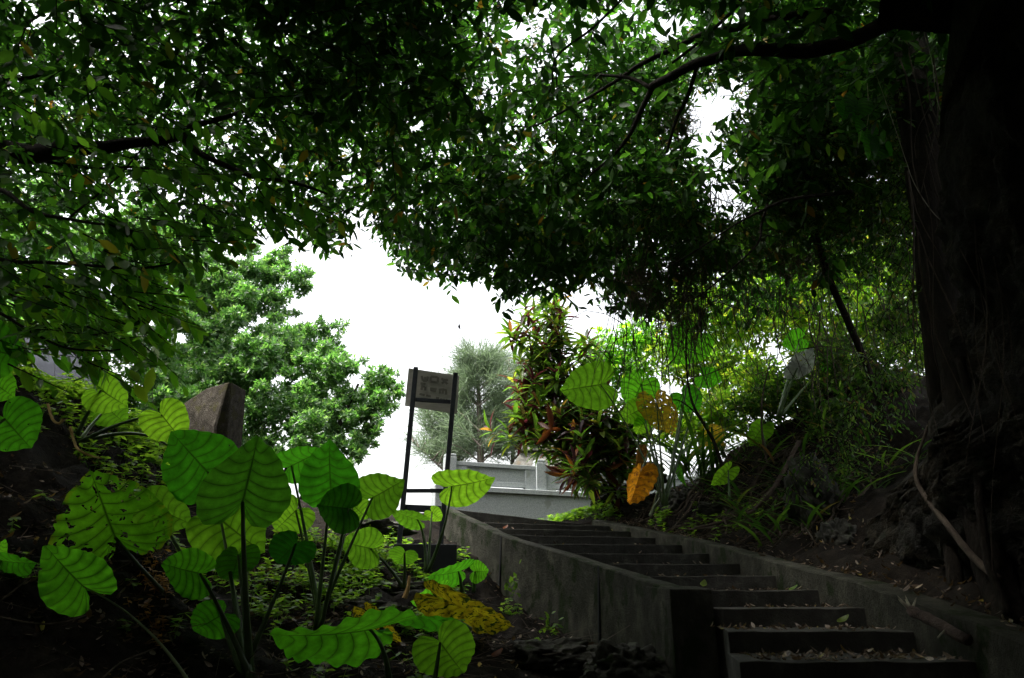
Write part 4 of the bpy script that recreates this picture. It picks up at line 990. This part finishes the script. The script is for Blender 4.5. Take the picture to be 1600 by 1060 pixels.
# ti plant shrub with red leaves
ti = thing('red_leaved_shrub', 'tall bushy shrub of red, purple and green strap leaves beside the balustrade', 'shrub', at(890, 790, 13.2))
stems(ti, (975, 800, 13.3), [(870, 560, 13.4), (845, 600, 13.4), (905, 620, 13.2), (940, 680, 13), (860, 640, 13.3)], .03, name='stem')
STRAP = leaf_tpl(.25, 5, .5, .45, 'strap')
def rosettes(spots, mat, name, nl=15, size=.34, droop=0.0, jitter=10):
    parts = []
    for (px, py, d) in spots:
        c0 = at(px + rng.normal(0, jitter), py + rng.normal(0, jitter), d + rng.normal(0, .25)); ax = nrm(np.array([rng.normal(0, .3), rng.normal(-.15, .3), 1.0 - droop]))
        e1 = nrm(np.cross(ax, np.array([.3, .5, .1]))); e2 = np.cross(ax, e1); an = np.arange(nl) * 2.4 + rng.uniform(0, 6); el = np.linspace(1.3, -.35, nl) - droop
        dr = np.cos(el)[:, None] * (np.cos(an)[:, None] * e1 + np.sin(an)[:, None] * e2) + np.sin(el)[:, None] * ax
        pos = c0 + ax * np.linspace(.12, -.12, nl)[:, None]
        parts.append(inst(STRAP, pos, dr + rng.normal(0, .12, dr.shape), np.tile(ax, (nl, 1)), size * rng.uniform(.7, 1.15, nl)))
    return np_mesh(name, *inst_many(parts), M[mat], ti)
sp1 = [(872, 478, 13.4), (862, 505, 13.4), (885, 520, 13.3), (835, 495, 13.5), (828, 515, 13.5), (850, 545, 13.3), (880, 560, 13.2), (905, 585, 13.2), (840, 580, 13.3), (865, 600, 13.1), (895, 625, 13.1), (925, 640, 13.1), (830, 640, 13.3), (855, 655, 13.1), (885, 670, 13.0), (915, 690, 12.9), (945, 690, 12.9), (820, 670, 13.4), (845, 610, 13.2), (905, 720, 12.8), (935, 730, 12.7), (960, 700, 12.8), (955, 655, 13.1), (870, 540, 13.4), (900, 650, 12.9), (870, 690, 13.0), (925, 610, 13.3), (940, 670, 12.8), (880, 640, 13.5), (860, 570, 13.5), (980, 690, 13.2), (970, 725, 13), (950, 745, 12.9), (985, 655, 13.4), (900, 600, 13.6), (870, 620, 13.7)]
sp2 = [(x + rng.normal(0, 13), y + rng.normal(0, 14) + 4, d + rng.normal(.1, .2)) for x, y, d in sp1 for _ in range(3)] + [(rng.uniform(885, 990), rng.uniform(640, 752), 13.1 + rng.normal(0, .3)) for _ in range(40)] + [(rng.uniform(815, 930), rng.uniform(560, 690), 13.4 + rng.normal(0, .3)) for _ in range(36)]
rosettes(sp1 + sp2, 'ti', 'foliage')
rosettes([(808, 545, 13.4), (812, 580, 13.4), (850, 505, 13.2), (850, 690, 12.9), (925, 705, 12.7)], 'ti_fresh', 'fresh_foliage', nl=12, size=.34)
rosettes([(828, 680, 13.2), (815, 625, 13.3), (900, 735, 12.6), (865, 665, 12.9), (945, 715, 12.6), (835, 660, 13)], 'ti_dead', 'withered_foliage', nl=9, size=.4, droop=1.1)

# casuarinas far behind
NEED = leaf_tpl(.022, 3, .1, .3, 'strap')
def casuarina(label, trunk, sprays, n, rt_=.09):
    r = thing('casuarina_tree', label, 'tree', at(*trunk[0]), 'feathery trees beyond the balustrade')
    P = smooth_line([at(*p) for p in trunk], 5); mb = MB(); mb.tube(P, list(np.linspace(rt_, .02, len(P))), 8, .06); mb.build('trunk', M['greybark'], r, smooth=True)
    Ps, Ds, sticks = [], [], []
    for (x0, y0, x1, y1, d, spd) in sprays:
        k = int(n)
        t = rng.uniform(.15, 1, k); A = at(x0, y0, d); Bv = at(x1, y1, d + rng.normal(0, .5)); sticks.append((A, Bv))
        pts = A + (Bv - A) * t[:, None] + rng.normal(0, spd, (k, 3)); Ps.append(pts)
        dv = nrm(np.tile(Bv - A, (k, 1)) * .7 / np.linalg.norm(Bv - A) + rng.normal(0, .5, (k, 3)) + np.array([0, 0, .15])); Ds.append(dv)
    Pn = np.concatenate(Ps); Dn = np.concatenate(Ds)
    np_mesh('crown', *inst(NEED, Pn, Dn, rng.normal(0, 1, Pn.shape), rng.uniform(.3, .75, len(Pn))), M['needle'], r)
    for A, Bv in sticks:
        mb = MB(); mb.tube([A, (A + Bv) / 2 + (0, 0, .12), Bv], [.03, .02, .006], 5); mb.build('branch', M['greybark'], r)
    return r
def fan(tr, d, xs0, xs1, n, spd):
    out = []
    for i in range(n):
        t = rng.uniform(.1, 1.0) ** 1.15; k = t * (len(tr) - 1); j = min(int(k), len(tr) - 2); f_ = k - j
        x = tr[j][0] * (1 - f_) + tr[j + 1][0] * f_; y = tr[j][1] * (1 - f_) + tr[j + 1][1] * f_
        w_ = 1.15 - .8 * t; s_ = 1 if i % 2 else -1; ln = rng.uniform(.4, 1.0) * w_
        out.append((x, y, x + s_ * (xs1 if s_ > 0 else xs0) * ln, y - rng.uniform(18, 55) * ln, d + rng.normal(0, .5) * (1.1 - .8 * t), spd * (1.15 - .45 * t)))
    return out
tr1 = [(752, 740, 24), (750, 690, 24), (748, 620, 24), (746, 585, 24), (745, 556, 24)]
casuarina('tallest feathery grey-green tree straight behind the balustrade', tr1, fan(tr1, 24, 62, 66, 60, .14), 150, .14)
tr2 = [(718, 740, 25), (712, 690, 25), (704, 640, 25), (700, 610, 25)]
casuarina('feathery tree with slim dark trunk just right of the notice board', tr2, fan(tr2, 25, 50, 50, 34, .13), 90, .10)
tr3 = [(700, 745, 25.5), (692, 705, 25.5), (676, 665, 25.5), (668, 640, 25.5)]
casuarina('sparse leaning feathery tree seen below the notice board', tr3, fan(tr3, 25.5, 40, 40, 22, .12), 70, .09)
tr4 = [(715, 760, 24.5), (690, 732, 24.5), (664, 708, 24.5), (645, 690, 24.5)]
casuarina('half bare tree with drooping twigs between the sign posts', tr4, fan(tr4, 24.5, 24, 28, 16, .08), 50, .04)
tr5 = [(800, 740, 26), (802, 690, 26), (800, 640, 26), (795, 560, 26)]
casuarina('dense dull green feathery tree behind the tomb roof', tr5, fan(tr5, 26, 55, 55, 40, .25), 170, .09)

# ------------------------------------------------------------------ vines, roots and small plants
def line_thing(name, label, cat, pts, r0, r1, mat, group=None, n=7, wob=.08):
    P = smooth_line([at(*p) for p in pts], 6); mb = MB(); mb.tube(P, list(np.linspace(r0, r1, len(P))), n, wob)
    return tag(mb.build(name, M[mat], smooth=True), label, cat, group)
gv = 'thin pale vines before the cliff'
line_thing('hanging_vine', 'thin pale vine curving across the dark cliff at top right', 'vine', [(1425, -20, 5.0), (1440, 40, 5.0), (1456, 95, 5.0), (1463, 150, 5.0), (1480, 200, 5.0), (1508, 226, 5.0), (1540, 232, 5.0), (1568, 275, 5.0), (1605, 335, 5.0)], .0035, .003, 'palevine', gv, 5)
line_thing('hanging_vine', 'thin vine slanting down the dark trunk', 'vine', [(1370, 120, 5.6), (1400, 205, 5.6), (1415, 250, 5.6), (1430, 290, 5.5), (1460, 335, 5.4), (1490, 358, 5.4)], .003, .003, 'palevine', gv, 5)
line_thing('hanging_vine', 'vine dropping from the top edge left of the trunk', 'vine', [(1330, -10, 5.8), (1342, 40, 5.8), (1358, 80, 5.8), (1372, 118, 5.8), (1395, 150, 5.8)], .004, .003, 'root', gv, 5)
line_thing('climbing_root', 'forked brown root climbing the cliff above the lower steps', 'root', [(1560, 905, 5.15), (1520, 870, 5.4), (1480, 820, 5.7), (1450, 782, 5.95), (1432, 750, 6.1), (1432, 720, 6.2), (1440, 695, 6.2), (1450, 665, 6.2)], .03, .012, 'root', 'roots on the cliff')
line_thing('climbing_root', 'long dark liana hanging down the cliff at lower right', 'root', [(1575, 960, 5.0), (1545, 880, 5.2), (1532, 800, 5.3), (1528, 740, 5.35), (1522, 660, 5.4), (1500, 560, 5.5)], .03, .035, 'bark', 'roots on the cliff')
gr = 'bare roots on the right bank'
line_thing('bare_root', 'thick brown root sloping down the right bank to the wall', 'root', [(1248, 690, 10.2), (1225, 735, 10.0), (1200, 775, 9.9), (1170, 805, 9.8), (1146, 832, 9.75)], .03, .025, 'root', gr)
line_thing('bare_root', 'second root beside the thick one, running flatter', 'root', [(1242, 700, 10.4), (1212, 755, 10.2), (1180, 790, 10.1), (1130, 815, 10.1), (1085, 825, 10.2)], .022, .018, 'root', gr)
line_thing('bare_root', 'pale root lying across the litter by the wall', 'root', [(1200, 805, 9.8), (1160, 820, 9.9), (1110, 825, 10.2), (1065, 828, 10.5)], .014, .012, 'root', gr)
line_thing('bare_root', 'short upright root stub at the wall edge', 'root', [(1133, 838, 9.6), (1136, 825, 9.7), (1130, 808, 9.9)], .014, .010, 'root', gr)
line_thing('dead_sapling', 'dark leaning stem forking beside the yellow leaf on the right bank', 'sapling', [(1130, 735, 10.6), (1115, 690, 10.7), (1098, 660, 10.8), (1082, 630, 10.8), (1074, 590, 10.8), (1072, 530, 10.8), (1078, 510, 10.8)], .03, .01, 'bark', 'bare stems on the right bank')
line_thing('dead_sapling', 'dark arching stem right of the yellow holed leaf', 'sapling', [(1115, 690, 10.7), (1090, 650, 10.6), (1065, 628, 10.5), (1050, 625, 10.5)], .014, .008, 'bark', 'bare stems on the right bank')
line_thing('dead_sapling', 'thin brown stem standing right of the crumpled yellow leaves', 'sapling', [(1200, 725, 10.8), (1192, 690, 10.8), (1190, 640, 10.8), (1195, 600, 10.8), (1205, 560, 10.8)], .02, .008, 'root', 'bare stems on the right bank')
line_thing('tan_stem', 'bent tan stem curling out of the left bank', 'stem', [(75, 632, 5.9), (82, 655, 5.85), (92, 662, 5.8), (98, 655, 5.8)], .012, .01, 'yellowstem', 'tan stems on the left bank')
line_thing('tan_stem', 'long curved tan stem drooping down the left bank', 'stem', [(110, 668, 5.9), (116, 690, 5.85), (122, 702, 5.8), (140, 712, 5.75), (158, 716, 5.7)], .012, .008, 'yellowstem', 'tan stems on the left bank')
line_thing('cut_stalk', 'short tan cut stalk in front of the black footing block', 'stalk', [(632, 935, 7.75), (637, 920, 7.75), (640, 900, 7.75)], .03, .012, 'yellowstem')
line_thing('cut_stalk', 'pale leaning stalk on the bank below the hanging orange leaf', 'stalk', [(1016, 806, 10.9), (1024, 780, 10.95), (1030, 760, 11)], .02, .012, 'petiole_pale')
for i, (pts, lab) in enumerate([([(0, 940, 4.3), (50, 900, 4.5), (95, 860, 4.9)], 'thin bare root slanting up at the left edge'),
    ([(160, 1060, 4.0), (190, 1035, 4.3), (225, 1020, 4.6), (245, 1012, 4.8)], 'thin pale root curving along the bottom edge'),
    ([(390, 1050, 4.7), (430, 1055, 4.7), (480, 1040, 4.9), (495, 1010, 5.2)], 'brown looping root beneath the wide bottom leaf'),
    ([(0, 965, 4.2), (60, 975, 4.3), (110, 970, 4.5), (150, 955, 4.8)], 'thin pale root lying over the lower left bank')]):
    line_thing('thin_root', lab, 'root', pts, .006, .004, 'root', 'thin roots on the left bank', 5)
# climbing leaves before the trunk
cv = thing('climbing_vine', 'trailing vine with a few heart-shaped yellow-green leaves left of the trunk', 'vine', at(1355, 130, 6.0))
mb = MB(); P = smooth_line([at(1355, 130, 6.0), at(1357, 180, 6.0), at(1352, 220, 6.0), at(1368, 260, 6.0)], 6); mb.tube(P, .004, 5); mb.build('stem', M['palevine'], cv)
for (ox, oy, tx, ty) in [(1322, 162, 1320, 184), (1340, 160, 1337, 186), (1353, 200, 1350, 220), (1375, 214, 1379, 224), (1366, 226, 1360, 248), (1376, 228, 1370, 248), (1384, 232, 1392, 243), (1268, 66, 1272, 80), (1322, 96, 1320, 110)]:
    blade(at(ox, oy, 6.0), at(tx, ty, 5.95), 25, .95, B['mature'], cv, seed=ox)
vg = thing('variegated_creeper', 'pale cream-green creeper sprig hanging between the dark leaves and the tree', 'creeper', at(240, 520, 6.5))
mb = MB(); P = smooth_line([at(258, 500, 6.5), at(245, 530, 6.5), at(240, 570, 6.5), at(238, 650, 6.5)], 6); mb.tube(P, .003, 5); mb.build('stem', M['palevine'], vg)
k = 34; S = np.array([at(rng.normal(240, 16), rng.uniform(515, 575), 6.5 + rng.normal(0, .05)) for _ in range(k)]); a = rng.uniform(0, 6.28, k)
np_mesh('foliage', *inst(leaf_tpl(.4, 4, .2, .1), S, np.stack([np.cos(a), -.3 + 0 * a, np.sin(a) - .4], 1), np.tile([0, -1., .4], (k, 1)), rng.uniform(.05, .09, k)), M['variegated'], vg)

# ground cover weeds
def scatter_ground(n, boxes, jitter=0):
    pts = []
    for (x0, x1, y0, y1, frac) in boxes:
        k = int(n * frac); X = rng.uniform(x0, x1, k * 3); Y = rng.uniform(y0, y1, k * 3)
        dens = np.array([mnoise.noise(Vector((a * 1.3, b * 1.3, 3.3))) for a, b in zip(X, Y)]); s = dens > rng.uniform(-.35, .35, len(dens))
        X, Y = X[s][:k], Y[s][:k]; pts.append(np.stack([X, Y, gh(X, Y)], 1))
    return np.concatenate(pts)
def weeds(name, label, spots, size, hgt, mat='weed'):
    parts = []
    n = len(spots); h = rng.uniform(.4, 1, n) * hgt; tilt = rng.normal(0, .35, (n, 3)); tilt[:, 2] = 1
    top = spots + tilt * h[:, None]
    for j in range(3):
        lv = top - tilt * (h * .3 * j)[:, None]
        for k in range(3):
            an = rng.uniform(0, 6.28, n); d = np.stack([np.cos(an), np.sin(an), rng.normal(.05, .25, n)], 1)
            parts.append(inst(leaf_tpl(.62, 3, .2, .15), lv, d, np.tile([0, 0, 1.], (n, 1)) + rng.normal(0, .25, (n, 3)), size * rng.uniform(.5, 1.2, n)))
    parts.append(inst(STICK, spots, tilt, np.tile([0, 1., 0], (n, 1)), np.stack([.003 + 0 * h, h, .003 + 0 * h], 1)))
    return tag(np_mesh(name, *inst_many(parts), M[mat]), label, 'ground cover', kind='stuff')
def pxspots(regions):
    """ground points seen in a region of the bank: cx, cy, d, spread in px, count"""
    out = []
    for (cx, cy_, d, sx_, sy_, k) in regions:
        for _ in range(k):
            p = at(cx + rng.normal(0, sx_), cy_ + rng.normal(0, sy_), d + rng.normal(0, .25)); out.append(p)
    P = np.array(out); P[:, 2] = gh(P[:, 0], P[:, 1]); return P
weeds('ground_cover', 'low lime-green weeds along the left bank and between the big leaves', np.concatenate([
    scatter_ground(900, [(-4.6, -1.5, 6.0, 9.6, .5), (-2.2, -.6, 7.0, 10.5, .4), (-3.5, -.6, 4.6, 6.6, .06)]),
    pxspots([(150, 605, 7.3, 25, 6, 90), (225, 620, 7.8, 25, 8, 80), (320, 672, 8.6, 20, 10, 90), (60, 600, 6.8, 40, 8, 90), (560, 890, 8.4, 25, 20, 90), (590, 850, 9.2, 15, 15, 60), (300, 700, 8.3, 50, 25, 160), (180, 640, 7.4, 60, 12, 150), (540, 930, 7.6, 20, 10, 40), (800, 905, 9.0, 6, 6, 8), (855, 980, 7.8, 10, 5, 5)])]), .07, .16)
weeds('ground_cover', 'bright lime weeds at the stair top beside the balustrade', np.concatenate([
    pxspots([(905, 790, 14.2, 22, 5, 150), (930, 775, 14.8, 15, 6, 110), (945, 798, 13.3, 15, 4, 45), (1025, 812, 11.8, 14, 4, 22), (1090, 812, 10.8, 25, 8, 22), (1160, 800, 10, 30, 20, 28), (980, 760, 14.2, 20, 10, 40)])]), .085, .15)
weeds('orange_fern', 'withered orange fern fronds at the foot of the left bank', pxspots([(225, 945, 5.3, 18, 10, 30), (252, 965, 5.2, 6, 18, 16)]), .045, .12, 'fernred')
# small leafy sprig growing from the wall face
for nm, lab, (sx0, sy0, sd_) in (('wall_weed', 'small green weed growing from a crack in the left side wall', (802, 915, 9.45)), ('wall_weed', 'tiny green weed at the foot of the left side wall', (858, 980, 8.35))):
    S = np.array([at(sx0 + rng.normal(0, 5), sy0 + rng.normal(0, 12), sd_ - rng.uniform(0, .1)) for _ in range(26)]); an = rng.uniform(0, 6.28, 26)
    r = thing(nm, lab, 'weed', at(sx0, sy0, sd_), 'weeds on the side wall')
    np_mesh('foliage', *inst(leaf_tpl(.6, 3, .2, .1), S, np.stack([np.cos(an), -.4 + 0 * an, np.sin(an)], 1), np.tile([0, -.6, .8], (26, 1)) + rng.normal(0, .2, (26, 3)), rng.uniform(.04, .085, 26)), M['weed'], r)
    mb = MB(); mb.tube([at(sx0, sy0 + 18, sd_), at(sx0 + 2, sy0, sd_ - .05), at(sx0 - 1, sy0 - 14, sd_ - .06)], .004, 5); mb.build('stem', M['petiole'], r)

# grassy strap-leaf clump on the right bank
k = 380
ug = thing('undergrowth', 'dark ferny undergrowth and dry stalks covering the upper right bank below the trunk', 'undergrowth', at(1330, 640, 10.5)); ug['kind'] = 'stuff'
S = np.stack([rng.uniform(3.0, 5.2, k), rng.uniform(8.6, 12.2, k)], 1); S = np.concatenate([S, gh(S[:, 0], S[:, 1])[:, None]], 1); an = rng.uniform(0, 6.28, k)
np_mesh('undergrowth_leaves', *inst(leaf_tpl(.09, 6, .4, .6, 'strap'), S, np.stack([np.cos(an) * .7, np.sin(an) * .7, 1 + 0 * an], 1), np.stack([-np.cos(an), -np.sin(an), .6 + 0 * an], 1), rng.uniform(.2, .65, k)), M['thicket'], ug)
S2 = S[:380] + rng.normal(0, .1, (380, 3))
np_mesh('dry_stalks', *inst(STICK, S2, np.stack([np.cos(an), np.sin(an), rng.uniform(0, 1.2, 380)], 1), np.tile([0, 0, 1.], (380, 1)) + .01, np.stack([.004 + 0 * an, rng.uniform(.2, .8, 380), .004 + 0 * an], 1)), M['root'], ug)
mb = MB()
for i in range(150):
    x0 = rng.uniform(2.9, 4.6); y0 = rng.uniform(8.8, 12.5); ln = rng.uniform(.4, 1.8); a = rng.normal(math.pi * 1.15, .45); r0 = rng.choice([.004, .006, .009, .014, .02])
    pts = []
    for t in np.linspace(0, 1, 9):
        x = x0 + ln * t * math.cos(a + .5 * math.sin(3 * t + i)); y = y0 + ln * t * math.sin(a + .5 * math.sin(3 * t + i)) * .8
        if x < np.interp(y, [p[1] for p in RWALL], [p[0] for p in RWALL]) + .3: break
        pts.append((x, y, float(gh(x, y)) + .02 + .07 * math.sin(math.pi * t) + rng.normal(0, .012)))
    if len(pts) > 3: mb.tube(pts, list(np.linspace(r0, r0 * .5, len(pts))), 5, .1)
tag(mb.build('root_tangle', M['root'], smooth=True), 'tangle of thin roots and dead stems on the steep right bank', 'roots', kind='stuff')
gc = thing('strap_leaf_clump', 'clump of long arching dark green strap leaves behind the yellow holed leaf', 'plant', at(1085, 740, 11.6))
k = 60; S = np.array([at(1085 + rng.normal(0, 22), 742 + rng.normal(0, 8), 11.6 + rng.normal(0, .15)) for _ in range(k)]); an = rng.uniform(0, 6.28, k)
np_mesh('foliage', *inst(leaf_tpl(.05, 7, .4, .55, 'strap'), S, np.stack([np.cos(an) * .6, np.sin(an) * .5, 1 + 0 * an], 1), np.stack([-np.cos(an), -np.sin(an), .6 + 0 * an], 1), rng.uniform(.7, 1.4, k)), M['thicket'], gc)

# ------------------------------------------------------------------ leaf litter
def litter(P, size, lift=.012):
    n = len(P); an = rng.uniform(0, 6.28, n); d = np.stack([np.cos(an), np.sin(an), rng.normal(.1, .3, n)], 1); u = rng.normal(0, .4, (n, 3)); u[:, 2] += 1
    P = P.copy(); P[:, 2] += lift
    h = n * 2 // 3; sc = size * rng.uniform(.3, 1.15, n)
    return inst_many([inst(leaf_tpl(.45, 4, .3, -.15), P[:h], d[:h], u[:h], sc[:h]), inst(leaf_tpl(.4, 4, 1.0, -.4), P[h:], d[h:], u[h:], sc[h:] * .8)])
P = []
def on_steps(n, k, mode):
    pts = []
    dl, dl2 = DLf.get(n, DR[n]), DLf.get(n + 1, DR[n + 1])
    for _ in range(k):
        t = rng.beta(2.2, 1.1) if mode else rng.uniform(.05, .98); s = rng.uniform(.03, .9)
        xl = wall_x(max(dl, 6.5), .02) if n > 2 else 1.55
        pts.append((xl * (1 - t) + (XR[n] - .04) * t, (dl * (1 - t) + DR[n] * t) * (1 - s) + (dl2 * (1 - t) + DR[n + 1] * t) * s, dz(n)))
    return np.array(pts)
parts = [litter(on_steps(-1, 420, 0), .08), litter(on_steps(-2, 150, 0), .08), litter(on_steps(0, 260, 0), .065), litter(on_steps(1, 130, 0), .06), litter(on_steps(2, 60, 1), .06), litter(on_steps(3, 45, 1), .06)]
for n in range(4, 11): parts.append(litter(on_steps(n, 18, 0), .06))
wl = smooth_line(RWALL, 12); q_ = []
for _ in range(210):
    p = wl[rng.integers(0, len(wl))]; q_.append(p + np.array([rng.uniform(.12, .36), rng.uniform(-.1, .1), .01]))
parts.append(litter(np.array(q_), .075))
o = np_mesh('step_litter', *inst_many(parts), M['litter']); tag(o, 'dry brown and yellow fallen leaves scattered over the steps and right wall', 'leaf litter', kind='stuff')
Pb = np.concatenate([scatter_ground(7000, [(1.6, 5.0, 8.4, 14.0, .35), (-3.4, 1.2, 4.4, 9.5, .3), (-5.5, -1.5, 3.8, 9.5, .35), (-1, 1.5, 9, 12.5, .1), (3.25, 3.9, 4.6, 9.5, .055)])])
inside = (Pb[:, 0] > np.interp(Pb[:, 1], [p[1] for p in WALL], [p[0] for p in WALL]) - .02) & (Pb[:, 0] < np.interp(Pb[:, 1], [p[1] for p in RWALL], [p[0] for p in RWALL]) + .3) & (Pb[:, 1] < 13.2)
Pb = Pb[~inside]
o = np_mesh('bank_litter', *litter(Pb, .075, .015), M['litter']); tag(o, 'dry leaf litter lying on the dark banks', 'leaf litter', kind='stuff')
nst = 2000; Pt = scatter_ground(nst, [(1.8, 4.8, 8.6, 13.0, .45), (-5.5, 1.0, 4.0, 9.5, .55)]); an = rng.uniform(0, 6.28, len(Pt))
Pt[:, 2] += .02
o = np_mesh('fallen_twigs', *inst(STICK, Pt, np.stack([np.cos(an), np.sin(an), rng.normal(.05, .2, len(an))], 1), np.tile([0, 0, 1.], (len(an), 1)), np.stack([.004 + 0 * an, rng.uniform(.12, .6, len(an)), .004 + 0 * an], 1)), M['root']); tag(o, 'dry twigs strewn over the banks', 'twig litter', kind='stuff')
# the few fallen leaves that stand out
gf = 'bright fallen leaves on the steps'
def fallen(px, py, d, size, mat, label, ang=0.6, lift=.03):
    p = at(px, py, d); a = ang
    V, Q_ = inst(leaf_tpl(.55, 6, .5, -.4), p[None], np.array([[math.cos(a), math.sin(a), .08]]), np.array([[.1, -.35, 1.]]), np.array([size]))
    return tag(np_mesh('fallen_leaf', V, Q_, M[mat], smooth=True), label, 'leaf', gf)
fallen(1308, 971, 5.95, .11, 'ti_fresh', 'bright yellow leaf in the middle of the second lowest litter step', .3)
fallen(1098, 915, 6.55, .11, 'ti_fresh', 'yellow-green leaf standing by the end of the left side wall', 1.2)
fallen(1232, 921, 7.0, .09, 'weed', 'flat green leaf on the middle step near the right side wall', .1)
fallen(786, 825, 11.6, .12, 'ti_dead', 'orange leaf standing on an upper step near the left side wall', 1.0)
fallen(1540, 944, 5.3, .14, 'ti_dead', 'orange-yellow leaf on the right side wall', .2)
fallen(768, 1025, 6.4, .12, 'ti_dead', 'orange fallen leaf on the dark earth below the blotched leaf', .8)
# fallen log on the lower steps
lg = thing('fallen_branch', 'broken brown branch lying down the lower steps against the right wall', 'branch', at(1505, 1000, 5.2))
A = at(1424, 955, 5.45); Bv = at(1512, 999, 4.92); P = [A + (Bv - A) * t + np.array([0, 0, .006 * math.sin(5 * t)]) for t in np.linspace(0, 1, 14)]
mb = MB(); mb.tube(P, [.038 + .003 * math.sin(i * 1.9) for i in range(14)], 12, .10); mb.build('wood', M['litterlog'], lg, smooth=True)
mb = MB()
for k in range(9):
    d = nrm(np.array([-.4 + rng.normal(0, .3), .3 + rng.normal(0, .2), .8 + rng.normal(0, .2)])); mb.tube([A, A + d * .05, A + d * rng.uniform(.08, .16)], [.016, .01, .002], 5)
mb.build('splinters', M['palevine'], lg)
mb = MB(); mb.tube([Bv + (A - Bv) * .35, Bv + (A - Bv) * .4 + np.array([-.12, -.12, -.06])], [.008, .005], 5); mb.build('stub', M['palevine'], lg)

# little winged creature in the sky
bt_ = thing('butterfly', 'tiny black butterfly flying in the white sky above the feathery tree', 'butterfly', at(718, 512, 10))
c0 = at(718, 513, 10); mb = MB(); mb.tube([c0 + (-.012, 0, .0), c0 + (0, 0, -.004), c0 + (.02, .01, -.018)], [.004, .007, .003], 7); mb.build('body', M['black'], bt_, smooth=True)
for s_ in (-1, 1):
    mb = MB(); y0 = .012 * s_
    out_ = [(0, 0), (-.022, .012), (-.024, .03), (-.008, .045), (-.002, .085), (.006, .05), (.012, .02), (.016, -.006)]
    f_ = [c0 + (x, y0 + s_ * z * .3, z) for x, z in out_]; b_ = [p + (0, .0015, 0) for p in f_]
    k = len(f_); mb.add(f_ + b_, [tuple(range(k)), tuple(range(2 * k - 1, k - 1, -1))] + [(i, (i + 1) % k, k + (i + 1) % k, k + i) for i in range(k)]); mb.build('wing', M['black'], bt_)
